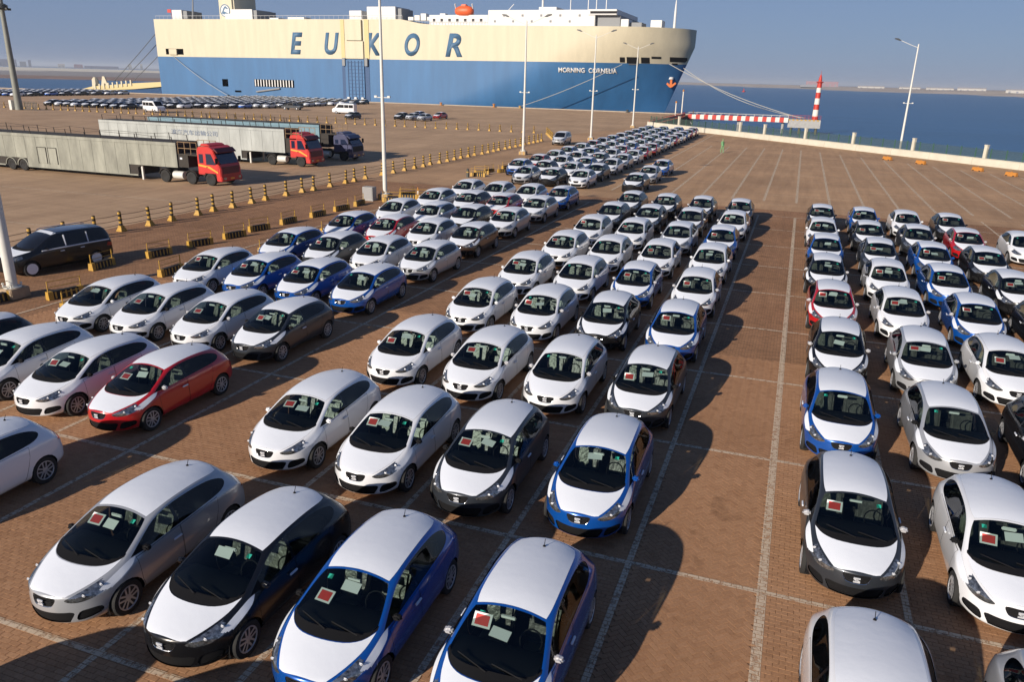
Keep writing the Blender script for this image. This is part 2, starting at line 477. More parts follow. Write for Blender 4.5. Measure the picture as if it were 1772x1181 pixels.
    if lod == 0 and 'lamp' not in V:
        for h in [c for c in root.children if c.name.startswith('headlight')]:
            vs = h.data.vertices; s = 1 if sum(v.co.x for v in vs) > 0 else -1
            for tx, tz in ((.60, .70), (.71, .775)):
                v = min(vs, key=lambda v: abs(v.co.x-s*tx)+abs(v.co.z-tz))
                put('lamp_reflector', rounded(.07, .03, .05, .014, v.co + Vector((0, -.004, 0)), M_BADGE, 'lamp_reflector'), h)
    grille = [c for c in root.children if c.name.startswith('grille')][0]
    if lod == 0 and 'grille' not in V:
        bt = border_tube(gm, .006, M_CHROME, 'grille_frame')
        if bt: put('grille_frame', bt, grille)
        e = MB()   # stylised letter-like badge of two hooked bars, and slats behind it
        for sg in (1, -1):
            e.prism([(sg*-.056, sg*.050), (sg*.056, sg*.050), (sg*.056, sg*.022), (sg*-.020, sg*.022), (sg*.018, sg*-.004), (sg*-.012, sg*-.014), (sg*-.056, sg*.014)], -.012, .004, 'y')
        em = put('emblem', e.mesh('emblem', M_BADGE), grille); em.location = (0, .005, .618)
        sl_ = MB()
        for k in range(4):
            z = .56 + k*.035
            sl_.tube([(-.19, .048, z), (0, .028, z), (.19, .048, z)], .005, 4)
        put('grille_slats', sl_.mesh('grille_slats', M_PLASTIC), grille)
    # wheels, wells
    ty, ri = wheel_meshes(WR, .2, seg)
    xw = V.get('track', .775)
    for ay in (fa, ra):
        for s in (1, -1):
            w = put('wheel', ty, root, (s*xw, ay, WR))
            r = put('rim', ri, w)
            if s < 0: r.rotation_euler = (0, math.pi, 0)
    for ay in (fa, ra):
        for s in (1, -1):
            well = MB(); x0, x1 = s*.45, s*.80*sx
            n = 12; ang = [math.pi*(k/n*1.24-.12) for k in range(n+1)]
            A = [well.bm.verts.new((x0, ay+(WR+.045)*math.cos(a), WR+(WR+.045)*math.sin(a))) for a in ang]
            B = [well.bm.verts.new((x1, v.co.y, v.co.z)) for v in A]
            for k in range(n): well.bm.faces.new((A[k], A[k+1], B[k+1], B[k]))
            well.bm.faces.new(A)
            put('wheel_housing', well.mesh('wheel_housing', M_PLASTIC), root)
    # mirrors, handles, aerial
    mx, my, mz = V.get('mirror', (.85, 1.42, .985))
    for s in (1, -1):
        mm = MB().prism([(-.085, -.055), (.085, -.05), (.095, .02), (.04, .065), (-.07, .06)], -.05, .055, 'y')
        for v in mm.bm.verts:
            v.co.x *= s
            if v.co.y < 0: v.co.x *= .8; v.co.z *= .8
            v.co += Vector((s*mx, my, mz))
        mo = put('mirror', mm.mesh('mirror', PAINT['white'], True, bevel=.03, seg=3), root)
        put('mirror_stalk', MB().box(min(s*(mx-.14), s*(mx-.02)), max(s*(mx-.14), s*(mx-.02)), my-.03, my+.04, mz-.085, mz-.035).mesh('mirror_stalk', M_PLASTIC, bevel=.01), mo)
    if lod == 0:
        hx = V.get('handle', [(.893, 2.10, .80)])
        for x, y, z in hx:
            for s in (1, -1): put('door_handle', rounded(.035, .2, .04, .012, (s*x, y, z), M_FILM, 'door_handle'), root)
        if V.get('aerial', True):
            a = MB().lathe([(.028, 0), (.022, .02), (.006, .03)], 8).tube([(0, 0, .02), (0, .045, .12)], .006, 5)
            put('aerial', a.mesh('aerial', M_PLASTIC), root, V.get('aerialp', (0, 3.42, 1.405)))
        # interior
    if not V.get('opaque'):
        zt = V.get('zi', 0)
        d = MB().prism([(.95, .80+zt), (.90, .93+zt), (1.05, .985+zt), (1.45, .965+zt), (1.55, .90+zt), (1.55, .60+zt)], -.68, .68, 'x')
        put('dashboard', d.mesh('dashboard', M_PLASTIC, True, bevel=.03), root)
        if lod == 0: swm = MB().tube([(.36+.17*math.cos(a), 1.66+.17*math.sin(a)*.5, .96+zt+.17*math.sin(a)*.86) for a in [2*math.pi*k/20 for k in range(21)]], .014, 6, cap=False)
        if lod == 0: put('steering_wheel', swm.mesh('steering_wheel', M_PLASTIC, True), root)
        for s in (1, -1):
            st_ = MB().prism([(1.75, .42+zt), (1.73, .56+zt), (2.2, .52+zt), (2.42, 1.05+zt), (2.53, 1.04+zt), (2.36, .42+zt)], s*.36-.24, s*.36+.24, 'x')
            so = put('seat', st_.mesh('seat', M_SEATCOVER, True, bevel=.05), root)
            if lod == 0: put('headrest', rounded(.26, .09, .18, .04, (s*.36, 2.50, 1.16+zt), M_SEATCOVER, 'headrest'), so)
        put('rear_bench', MB().prism([(2.75, .42+zt), (2.72, .58+zt), (3.2, .55+zt), (3.45, 1.0+zt), (3.55, 1.0+zt), (3.4, .42+zt)], -.62, .62, 'x').mesh('rear_bench', M_SEAT, True, bevel=.04), root)
        put('cabin_floor', MB().box(-.7, .7, 1.2, 3.8, .30, .34).mesh('cabin_floor', M_SEAT), root)
        if lod == 0:
            for x0, x1 in ((-.02, -.52), (.50, .02)):
                put('wiper', MB().tube([(x0, .80+.16*x0*x0, 1.0), (x1, .93+.25*x1*x1, 1.045)], .010, 4).mesh('wiper', M_PLASTIC), root)
        if V.get('mirror_in', True) and lod == 0: put('rear_view_mirror', rounded(.24, .03, .07, .015, (0, 1.66, 1.285+zt), M_PAPER, 'rear_view_mirror'), root)
    return root

# sheet behind the windscreen: local frame on the glass plane
def ws_frame(x, t):
    """a point t of the way up the glass (0 cowl, 1 header) and the tilt of the glass there"""
    y = .90 + t*.84; z = 1.005 + t*(1.372-1.005) - .055 - .06*x*x
    return Vector((x, y, z)), math.atan2(.385, .84)
NOTICE = MB().box(-.14, .14, -.105, .105, -.004, .004).mesh('notice_card', M_PAPER)
NOTICE_RED = MB().box(-.105, .105, -.075, .075, .004, .007).mesh('red_panel', M_NOTICE)
SHEET = MB().box(-.15, .15, -.085, .085, -.002, .002).mesh('paper_sheet', M_PAPER)
STICK = MB().box(-.04, .04, -.04, .04, -.002, .002).mesh('green_sticker', M_STICKER)
RB = random.Random(11)
def dress(car, nt=None, sh=None):
    """cards behind the windscreen; they differ from car to car"""
    r = RB
    k = r.random() if nt is None else (.1 if nt else .99)
    if k < .78:
        p, tl = ws_frame(-.33+r.uniform(-.07, .06), .62+r.uniform(-.12, .14))
        n = put('notice_card', NOTICE, car, p); n.rotation_euler = (tl + r.uniform(0, .35), r.uniform(-.06, .06), r.uniform(-.15, .1))
        put('red_panel', NOTICE_RED, n)
    if r.random() < .75:
        p, tl = ws_frame(.0+r.uniform(-.08, .12), .72+r.uniform(-.2, .1))
        n = put('paper_sheet', SHEET, car, p); n.rotation_euler = (tl + r.uniform(-.1, .3), r.uniform(-.1, .1), r.uniform(-.3, .2))
    p, tl = ws_frame(.40 if r.random() < .6 else -.40, .86)
    put('green_sticker', STICK, car, p + Vector((0, 0, .02))).rotation_euler = (tl, 0, 0)
def paint_car(car, colour, mirror=None):
    for o in car.children:
        b = o.name.split('.')[0]
        if b in PAINTED:
            slot_obj(o, PAINT[colour] if b != 'mirror' or mirror is None else mirror)
# ---------------------------------------------------------------- ground, water, far shores
X0, SX, Y0, SY = .44, 2.457, 7.24, 5.559        # painted grid: first line, pitch across, first cross line, pitch along
def ground_mat(name, col, joint, bump=.35, s=(1, 1), brick=True):
    m = bpy.data.materials.new(name); m.use_nodes = True
    N = m.node_tree.nodes; L = m.node_tree.links; b = N['Principled BSDF']
    b.inputs['Roughness'].default_value = .85; b.inputs['Specular IOR Level'].default_value = .25
    tc = N.new('ShaderNodeTexCoord')
    def noise(sc, det=5, r=.6, sxy=None):
        t = N.new('ShaderNodeTexNoise'); t.inputs['Scale'].default_value = sc; t.inputs['Detail'].default_value = det; t.inputs['Roughness'].default_value = r
        src = tc.outputs['Object']
        if sxy:
            mp = N.new('ShaderNodeMapping'); mp.inputs['Scale'].default_value = sxy; L.new(src, mp.inputs[0]); src = mp.outputs[0]
        L.new(src, t.inputs['Vector']); return t.outputs[0]
    def mul(a, bsock, fac=1, mode='MULTIPLY'):
        x = N.new('ShaderNodeMixRGB'); x.blend_type = mode; x.inputs[0].default_value = fac
        if isinstance(a, tuple): x.inputs[1].default_value = a
        else: L.new(a, x.inputs[1])
        if isinstance(bsock, tuple): x.inputs[2].default_value = bsock
        else: L.new(bsock, x.inputs[2])
        return x.outputs[0]
    def ramp(sock, p0, c0, p1, c1):
        r = N.new('ShaderNodeValToRGB'); e = r.color_ramp.elements
        e[0].position, e[1].position = p0, p1; e[0].color = (*c0, 1); e[1].color = (*c1, 1)
        L.new(sock, r.inputs[0]); return r.outputs[0]
    base = (*col, 1)
    if brick:
        br = N.new('ShaderNodeTexBrick'); br.inputs['Scale'].default_value = 1
        br.inputs['Brick Width'].default_value = .2; br.inputs['Row Height'].default_value = .1; br.inputs['Mortar Size'].default_value = .006
        br.inputs['Color1'].default_value = base; br.inputs['Color2'].default_value = (*[c*.72 for c in col], 1); br.inputs['Mortar'].default_value = (*joint, 1)
        br.inputs['Bias'].default_value = -.2
        L.new(tc.outputs['Object'], br.inputs['Vector']); c = br.outputs[0]
    else:
        c = mul(base, ramp(noise(23, 3), .3, (.75, .75, .75), .7, (1.08, 1.06, 1.04)))
    c = mul(c, ramp(noise(.11, 7, .6), .34, (.84, .82, .80), .66, (1.14, 1.12, 1.10)))
    c = mul(c, ramp(noise(1.2, 6, .7, (.15, 1, 1)), .36, (.87, .85, .84), .62, (1.06, 1.05, 1.04)), .8)
    c = mul(c, ramp(noise(1.0, 6, .7, (1.3, .10, 1)), .34, (.80, .78, .76), .58, (1.04, 1.04, 1.03)), .8)
    c = mul(c, ramp(noise(.55, 3, .5), .26, (.62, .60, .58), .34, (1, 1, 1)), .8)
    c = mul(c, ramp(noise(2.2, 8, .75), .30, (.72, .69, .67), .42, (1, 1, 1)), .55)
    L.new(c, b.inputs['Base Color'])
    bp = N.new('ShaderNodeBump'); bp.inputs['Strength'].default_value = bump; bp.inputs['Distance'].default_value = .01
    L.new(noise(35, 3), bp.inputs['Height']); L.new(bp.outputs[0], b.inputs['Normal'])
    return m
G_COL = (.37, .205, .110)
M_GROUND = ground_mat('clay_paving', G_COL, (.10, .06, .04))
M_FARGROUND = ground_mat('quay_paving', (.48, .335, .215), (.15, .10, .07), brick=False)

def sheet(name, poly, z, m, k='structure'):
    bm = bmesh.new(); bm.faces.new([bm.verts.new((x, y, z)) for x, y in poly])
    if bm.faces[:] and bm.faces[:][0].normal.z < 0: bmesh.ops.reverse_faces(bm, faces=bm.faces)
    bmesh.ops.recalc_face_normals(bm, faces=bm.faces)
    for f in bm.faces:
        f.normal_update()
        if f.normal.z < 0: f.normal_flip()
    me = bpy.data.meshes.new(name); bm.to_mesh(me); bm.free(); me.materials.append(m)
    return kind(put(name, me), k)
NEARZ = -.012
PX0, PX1, PY0, PY1 = -26.0, 18.0, 3.0, 26.0
# the yard is one slab (with its quay face) that stops at the sea wall and the quay edge
WA, WB = (-29.5, 163.8), (62.0, 66.4)
yard = [(-900, -60), (62, -60), WB, WA, (-29.5, 230.5), (-900, 230.5)]
ym = MB().prism(yard, -6, NEARZ, 'z').mesh('yard', [M_GROUND])
yard_o = kind(put('yard', ym), 'structure')
sheet('far_yard', [(-30, 60.3), (62, 60.3), (62, 67), (-29.3, 163.2), (-30, 158), (-36.6, 126), (-36.6, 60.3)], NEARZ+.003, ground_mat('far_lit_paving', (.47, .305, .18), (.15, .10, .07), brick=False))  # paler colour stands in for low sun scattering back off distant paving
sheet('truck_yard', [(-36.6, 10), (-36.6, 126), (-30, 158), (-30, 229.5), (-900, 229.5), (-900, 10)], NEARZ+.006, M_FARGROUND)
M_KERB = mat('quay_concrete', (.42, .36, .29), .85, noise=.6, nscale=.5)
kind(put('quay_edge', MB().box(-900, -29.5, 229.6, 230.6, -.02, .22).mesh('quay_edge', M_KERB)), 'structure')

def water_mat():
    m = bpy.data.materials.new('sea_water'); m.use_nodes = True
    N = m.node_tree.nodes; L = m.node_tree.links; b = N['Principled BSDF']
    b.inputs['Base Color'].default_value = (.013, .075, .17, 1); b.inputs['Roughness'].default_value = .28
    b.inputs['Specular IOR Level'].default_value = .35
    tc = N.new('ShaderNodeTexCoord'); mp = N.new('ShaderNodeMapping'); mp.inputs['Scale'].default_value = (.25, .6, 1); mp.inputs['Rotation'].default_value = (0, 0, .3)
    t = N.new('ShaderNodeTexNoise'); t.inputs['Scale'].default_value = 1; t.inputs['Detail'].default_value = 6; t.inputs['Roughness'].default_value = .6
    L.new(tc.outputs['Object'], mp.inputs[0]); L.new(mp.outputs[0], t.inputs['Vector'])
    bp = N.new('ShaderNodeBump'); bp.inputs['Strength'].default_value = .9; bp.inputs['Distance'].default_value = .6
    L.new(t.outputs[0], bp.inputs['Height']); L.new(bp.outputs[0], b.inputs['Normal'])
    t2 = N.new('ShaderNodeTexNoise'); t2.inputs['Scale'].default_value = .03; t2.inputs['Detail'].default_value = 4
    mp2 = N.new('ShaderNodeMapping'); mp2.inputs['Scale'].default_value = (.3, 1.6, 1); L.new(tc.outputs['Object'], mp2.inputs[0]); L.new(mp2.outputs[0], t2.inputs['Vector'])
    r = N.new('ShaderNodeValToRGB'); r.color_ramp.elements[0].position = .35; r.color_ramp.elements[1].position = .7
    r.color_ramp.elements[0].color = (.012, .076, .175, 1); r.color_ramp.elements[1].color = (.021, .105, .235, 1)
    L.new(t2.outputs[0], r.inputs[0]); L.new(r.outputs[0], b.inputs['Base Color'])
    return m
sheet('sea', [(-16000, -3000), (14000, -3000), (14000, 22000), (-16000, 22000)], -3.2, water_mat())
M_SAND = mat('pale_sand', (.64, .59, .48), .95, noise=.7, nscale=.004, dark=.75)
M_MUD = mat('grey_mud', (.27, .25, .245), .9, noise=.7, nscale=.012, dark=.7)
M_REDMUD = mat('red_mud', (.23, .15, .12), .95, noise=.6, nscale=.02, dark=.7)
M_SHORE = mat('far_shore_earth', (.36, .31, .27), .95, noise=.6, nscale=.01, dark=.7)
def strip(name, a, b, depth, h, m, seed=0, n=26):
    """a low bank of land from a to b, its back edge depth metres further off, its front uneven"""
    r = random.Random(seed); a, b = Vector(a), Vector(b); d = (b-a); nn = Vector((-d.y, d.x)).normalized()
    if nn.dot((a+b)/2) < 0: nn = -nn
    bm = bmesh.new(); F, T, K = [], [], []
    for i in range(n+1):
        p = a + d*i/n; w = r.uniform(-.06, .06)*depth
        q = p + nn*w
        F.append(bm.verts.new((q.x, q.y, -3.3))); q = q + nn*depth*.06; T.append(bm.verts.new((q.x, q.y, -3.2+h*r.uniform(.8, 1.1))))
        q = p + nn*depth; K.append(bm.verts.new((q.x, q.y, -3.2+h)))
    for i in range(n):
        bm.faces.new((F[i], F[i+1], T[i+1], T[i])); bm.faces.new((T[i], T[i+1], K[i+1], K[i]))
    bmesh.ops.recalc_face_normals(bm, faces=bm.faces)
    me = bpy.data.meshes.new(name); bm.to_mesh(me); bm.free(); me.materials.append(m)
    if me.polygons[len(me.polygons)//2].normal.z < 0: me.flip_normals()
    return kind(put(name, me), 'structure')
strip('red_mud_bank', (-1000, 385), (-520, 640), 170, 1.2, M_REDMUD, 1)
strip('mud_flat', (-1500, 540), (-250, 715), 2600, .6, M_MUD, 2)
strip('sand_bank', (-1250, 500), (-1750, 2900), 7000, 2.2, M_SAND, 3, 40)
strip('far_shore', (-9000, 7000), (-700, 3700), 4000, 4, M_SHORE, 4)
strip('harbour_shore', (-740, 3900), (1000, 540), 2500, 7, M_SHORE, 5, 60)

# painted lines: worn, one sheet 4 mm above the paving for each line
def line_mat():
    m = mat('worn_road_paint', (.66, .53, .385), .85)
    N = m.node_tree.nodes; L = m.node_tree.links; b = N['Principled BSDF']
    tc = N.new('ShaderNodeTexCoord'); t = N.new('ShaderNodeTexNoise'); t.inputs['Scale'].default_value = 6; t.inputs['Detail'].default_value = 8; t.inputs['Roughness'].default_value = .75
    r = N.new('ShaderNodeValToRGB'); r.color_ramp.elements[0].position = .36; r.color_ramp.elements[1].position = .50
    br = N.new('ShaderNodeTexBrick'); br.inputs['Scale'].default_value = 1; br.inputs['Brick Width'].default_value = .2; br.inputs['Row Height'].default_value = .1
    br.inputs['Mortar Size'].default_value = .006; br.inputs['Color1'].default_value = br.inputs['Color2'].default_value = (1, 1, 1, 1); br.inputs['Mortar'].default_value = (0, 0, 0, 1)
    ml = N.new('ShaderNodeMath'); ml.operation = 'MULTIPLY'; ml2 = N.new('ShaderNodeMath'); ml2.operation = 'MULTIPLY'; ml2.inputs[1].default_value = .85
    L.new(tc.outputs['Object'], t.inputs['Vector']); L.new(tc.outputs['Object'], br.inputs['Vector'])
    L.new(t.outputs[0], r.inputs[0]); L.new(r.outputs[0], ml.inputs[0]); L.new(br.outputs[0], ml.inputs[1]); L.new(ml.outputs[0], ml2.inputs[0]); L.new(ml2.outputs[0], b.inputs['Alpha'])
    return m
M_LINE = line_mat()
LZ = .004
def line(x0, y0, x1, y1, w=.13, z=LZ):
    d = Vector((x1-x0, y1-y0)); n = Vector((-d.y, d.x)).normalized()*w/2
    bm = bmesh.new(); bm.faces.new([bm.verts.new((p[0], p[1], z)) for p in ((x0-n.x, y0-n.y), (x1-n.x, y1-n.y), (x1+n.x, y1+n.y), (x0+n.x, y0+n.y))])
    bm.normal_update()
    for f in bm.faces:
        if f.normal.z < 0: f.normal_flip()
    me = bpy.data.meshes.new('painted_line'); bm.to_mesh(me); bm.free(); me.materials.append(M_LINE)
    o = kind(put('painted_line', me, yard_o), 'structure'); return o
def wall_y(x): return WA[1] + (x-WA[0])*(WB[1]-WA[1])/(WB[0]-WA[0])
for k in range(-11, 12):
    x = X0 + SX*k
    if not (-6 < k < -4): line(x, 1.6, x, 57.3 if k <= 0 else 62, .17 if k == 0 else .12)
    e = min(119.5 if k <= 0 else 120, wall_y(x) - 12)
    if k < -5: e = 148
    if x > -26 and e > 66: line(x, 64.8, x, e, .20, NEARZ+.010)
for j in range(-1, 10):
    y = Y0 + SY*j + .02
    line(-26.6, y, X0+SX*10, y, .12, LZ+.004)
for j in range(0, 9):
    y = 63.2 + SY*j; e = min(X0+SX*11, (y-WA[1])*(WB[0]-WA[0])/(WB[1]-WA[1])+WA[0]-6)
    line(-14, y, e, y, .08, NEARZ+.014)
for a in ((-27.2, 66.0, -24.5, 63.6), (-24.5, 63.6, -20, 60.6), (-27.4, 66, -27.4, 74)): line(*a, .16, NEARZ+.010)
for y in (34.0, 44.5, 58.0, 69.5, 80, 97): line(-110, y-3, -37.5, y-1, .12, NEARZ+.012)

# ---------------------------------------------------------------- clay pavers near the camera, block by block
M_PAVER = None
def paver_mat():
    m = bpy.data.materials.new('clay_paver'); m.use_nodes = True
    N = m.node_tree.nodes; L = m.node_tree.links; b = N['Principled BSDF']
    b.inputs['Roughness'].default_value = .85; b.inputs['Specular IOR Level'].default_value = .25
    at = N.new('ShaderNodeAttribute'); at.attribute_name = 'tone'
    r = N.new('ShaderNodeValToRGB'); e = r.color_ramp.elements
    e[0].color = (.33, .178, .094, 1); e[1].color = (.405, .228, .125, 1)
    el = e.new(.5); el.color = (*G_COL, 1)
    tc = N.new('ShaderNodeTexCoord')
    cur = r.outputs[0]
    for scl, lo, hi, d0, d1, f in ((.11, .34, .66, .84, 1.14, 1), (.55, .26, .34, .62, 1, .8), (2.2, .30, .42, .70, 1, .55), (26, .3, .7, .8, 1.08, .8)):
        t = N.new('ShaderNodeTexNoise'); t.inputs['Scale'].default_value = scl; t.inputs['Detail'].default_value = 7; L.new(tc.outputs['Object'], t.inputs['Vector'])
        q = N.new('ShaderNodeValToRGB'); q.color_ramp.elements[0].position = lo; q.color_ramp.elements[1].position = hi
        q.color_ramp.elements[0].color = (d0, d0*.97, d0*.95, 1); q.color_ramp.elements[1].color = (d1, d1, d1, 1)
        L.new(t.outputs[0], q.inputs[0])
        x = N.new('ShaderNodeMixRGB'); x.blend_type = 'MULTIPLY'; x.inputs[0].default_value = f; L.new(cur, x.inputs[1]); L.new(q.outputs[0], x.inputs[2]); cur = x.outputs[0]
    L.new(at.outputs['Fac'], r.inputs[0]); L.new(cur, b.inputs['Base Color'])
    return m
M_PAVER = paver_mat()
def project(p):
    d = Vector(p) - Vector((0, 0, CH)); zz = d.dot(FWD)
    return (886+CF*d.dot(RGT)/zz, 590.5-CF*d.dot(UPV)/zz) if zz > .1 else (-9999, -9999)
def lay_pavers():
    rr = np.random.default_rng(5)
    L, W = .2, .1
    cells = []                                   # centre x, y, angle
    for iy in range(int((PY1-PY0)/W)):           # running courses across the stalls
        y = PY0 + (iy+.5)*W
        xs = np.arange(PX0, PX1, L) + (iy % 2)*L/2 + L/2
        for x in xs:
            if -1.95 < x < X0-.1 or x > PX1-.1: continue
            cells.append((x, y, 0.))
    c = math.cos(math.pi/4)
    for i in range(-400, 400):                   # herringbone in the bare aisle
        for j in range(-120, 120):
            for (ox, oy, a) in ((.0, .0, 0.), (.15, -.05, math.pi/2)):
                lx = ox + i*.1 + j*.2 ; ly = oy + i*.1 - j*.2
                x = -1 + (lx - ly)*c; y = 13 + (lx + ly)*c
                if -1.95 < x < X0-.1 and PY0 < y < PY1: cells.append((x, y, a + math.pi/4))
    C = np.array(cells)
    keep = []
    d0 = np.stack([C[:, 0], C[:, 1], np.full(len(C), -CH)], 1)
    zz = d0 @ np.array(FWD); u = 886+CF*(d0 @ np.array(RGT))/zz; v = 590.5-CF*(d0 @ np.array(UPV))/zz
    ok = (zz > .5) & (u > -160) & (u < 1940) & (v < 1400)
    C = C[ok]; u = u[ok]; v = v[ok]
    n = len(C); g = .0035; ch = .003
    hl, hw = L/2-g/2, W/2-g/2
    loc = np.array([[-hl,-hw],[hl,-hw],[hl,hw],[-hl,hw],[-hl+ch,-hw+ch],[hl-ch,-hw+ch],[hl-ch,hw-ch],[-hl+ch,hw-ch]])
    zl = np.array([-.010]*4 + [0.]*4)
    ang = C[:, 2] + rr.normal(0, .006, n)
    ca, sa = np.cos(ang), np.sin(ang)
    X = C[:, 0, None] + loc[None, :, 0]*ca[:, None] - loc[None, :, 1]*sa[:, None] + rr.normal(0, .0009, n)[:, None]
    Y = C[:, 1, None] + loc[None, :, 0]*sa[:, None] + loc[None, :, 1]*ca[:, None]
    tilt = rr.normal(0, .004, (n, 2)); dz = rr.normal(0, .0007, n)
    Z = zl[None, :] + np.where(zl[None, :] > -.001, dz[:, None] + tilt[:, 0, None]*loc[None, :, 0] + tilt[:, 1, None]*loc[None, :, 1], 0) - .0015
    V = np.stack([X, Y, Z], -1)
    faces = np.array([[4,5,6,7],[0,1,5,4],[1,2,6,5],[2,3,7,6],[3,0,4,7]])
    tone = np.clip(rr.normal(.5, .22, n), 0, 1)
    # the nearest ones in the picture, in the open, become single pieces
    ins = (u > 5) & (u < 1767) & (v < 1176) & (v > 560)
    open_ = ins & (((C[:, 0] > -1.6) & (C[:, 0] < 1.0) & (v > 1000)) | ((u < 330) & (v > 830)))
    dist = np.hypot(C[:, 0], C[:, 1]) + np.where(open_, 0, 1000)
    single = np.argsort(dist)[:300]
    mask = np.ones(n, bool); mask[single] = False
    idx = np.where(mask)[0]
    def build(name, ids):
        k = len(ids); me = bpy.data.meshes.new(name)
        me.vertices.add(k*8); me.vertices.foreach_set('co', V[ids].reshape(-1).astype(np.float32))
        F = (faces[None] + (np.arange(k)*8)[:, None, None]).reshape(-1)
        me.loops.add(len(F)); me.loops.foreach_set('vertex_index', F.astype(np.int32))
        me.polygons.add(k*5); me.polygons.foreach_set('loop_start', (np.arange(k*5)*4).astype(np.int32))
        at = me.attributes.new('tone', 'FLOAT', 'FACE'); at.data.foreach_set('value', np.repeat(tone[ids], 5).astype(np.float32))
        me.update(calc_edges=True); me.shade_flat(); me.materials.append(M_PAVER); return me
    kind(put('paving_bricks', build('paving_bricks', idx), yard_o), 'stuff')
    for i in single: put('brick', build('brick', np.array([i])), yard_o)
    return n
NPAV = lay_pavers()
# ---------------------------------------------------------------- the parked hatchbacks
CODE = dict(W='white', S='silver', K='black', G='dark grey', B='blue', R='red', N='brown')
HB0 = build_car(HATCH, 0)
HB1 = build_car(HATCH, 1)
ORD = ['front', 'second', 'third', 'fourth', 'fifth', 'sixth', 'seventh', 'eighth', 'ninth', 'tenth', 'eleventh', 'twelfth', 'thirteenth', 'fourteenth']
RC = random.Random(3)
M_MIRROR_FILM = mat('silver_film', (.5, .5, .52), .35, .3)
def park(code, x, y, label, group, lod, jit=.08):
    c = clone(HB0 if lod == 0 else HB1, (x+RC.uniform(-jit, jit), y-.04+RC.uniform(-jit, jit)*1.4, 0), RC.uniform(-.02, .02), label, group)
    r = RC.random()
    paint_car(c, CODE[code], M_MIRROR_FILM if r < .4 else (M_PLASTIC if r < .7 else None))
    dress(c)
    return c
def block(name, rows, x0, y0, dx, dy, r0, cols, group, fixes={}):
    k = 0
    for i, row in enumerate(rows):
        for j, cde in enumerate(row):
            if cde == '.': continue
            x, y = x0 + j*dx, y0 + (i+r0)*dy
            if (i, j) in fixes: x, y = x+fixes[i, j][0], y+fixes[i, j][1]
            lod = 0 if y < 37 else 1
            nm = CODE[cde]
            film = 'plain ' if cde == 'W' else ''
            park(cde, x, y, '%s%s hatchback, %s row of %s, %s column' % (film, nm, ORD[i], name, cols[j]), group, lod, .0 if (i, j) in fixes else .075)
C4 = ['leftmost', 'second', 'third', 'rightmost']
block('the middle block', ['SKBB', 'WWGB', 'WWWG', 'WWKB', 'WWBW', 'WWWW', 'WWSB', 'GGNW', 'GKKG'], -10.48, 7.33, 2.4458, 5.559, 0, C4, 'hatchbacks in the middle block')
block('the left block', ['...W', 'KWWR', 'WWWG', 'WBBB', 'BGWS', 'BRWN', 'WWKS', 'WKRS', 'WWWB'], -22.87, 7.55, 2.4458, 5.559, 0, C4, 'hatchbacks in the left block')
block('the right block', ['WS', 'GW', 'BSK', 'KSW', 'RWBK', 'KWBK', 'BGBK', 'WKGRW', 'KBWK'], 1.97, 12.86, 2.4458, 5.559, -1, ['leftmost', 'second', 'third', 'fourth', 'fifth'], 'hatchbacks in the right block', {(7, 4): (.35, .2)})
FB = ['.SKW', 'BKWG', 'RWBW', 'WWGS', 'BBWW', 'WGRR', 'RWBR', 'WBWS', 'BWGW', 'WRWR', 'GWBW', 'BWKB', 'WBWR', 'BWBR']
block('the far block', FB, -24.75, 63.55, 2.52, 5.60, 0, C4, 'hatchbacks in the far block beyond the cross lane')
block('the short far file', ['K', 'S', 'B'], -12.45, 63.4, 2.5, 6.5, 0, ['single'], 'hatchbacks in the short far file')

for j, cde in enumerate('WBKW'):      # the row under the camera, which throws its shade into the picture
    park(cde, -10.48+2.4458*j, .95, '%s hatchback just in front of the front row of the middle block, %s column' % (CODE[cde], C4[j]), 'hatchbacks in the middle block', 0)
# ---------------------------------------------------------------- other road vehicles
MPV = [
 (0.03, .45, .86, .40, .02, (.66, .80), (.74, .69), (.76, .52), (.76, .37), (.66, .22)),
 (0.30, .35, .97, .46, .02, (.77, .92), (.86, .76), (.89, .55), (.89, .38), (.80, .20)),
 (0.80, .20, 1.07, .48, .02, (.83, 1.02), (.93, .86), (.95, .59), (.94, .38), (.84, .20)),
 (1.12, .10, 1.15, .48, .03, (.84, 1.08), (.945, .95), (.955, .60), (.94, .38), (.84, .20)),
 (1.60, .04, 1.45, .48, .03, (.79, 1.37), (.94, 1.02), (.955, .60), (.94, .38), (.84, .20)),
 (2.10, .02, 1.70, .48, .02, (.755, 1.645), (.94, 1.05), (.955, .60), (.94, .38), (.84, .20)),
 (2.70, 0., 1.765, .48, .015, (.75, 1.715), (.94, 1.07), (.955, .60), (.94, .38), (.84, .20)),
 (3.40, 0., 1.77, .48, .015, (.75, 1.72), (.94, 1.09), (.955, .61), (.94, .38), (.84, .20)),
 (4.10, -.03, 1.75, .48, .015, (.74, 1.695), (.94, 1.10), (.955, .63), (.94, .40), (.84, .22)),
 (4.52, -.06, 1.72, .48, .02, (.725, 1.65), (.93, 1.11), (.95, .66), (.93, .42), (.82, .26)),
 (4.76, -.08, 1.48, .48, .03, (.73, 1.40), (.91, 1.09), (.92, .66), (.90, .44), (.80, .28)),
 (4.86, -.08, 1.02, .48, .03, (.74, .97), (.85, .84), (.86, .62), (.85, .46), (.76, .33)),
]
def _sym(half): return spline(half + [(-p[0],) + tuple(p[1:]) for p in half[::-1] if p[0] > 1e-6], 3)
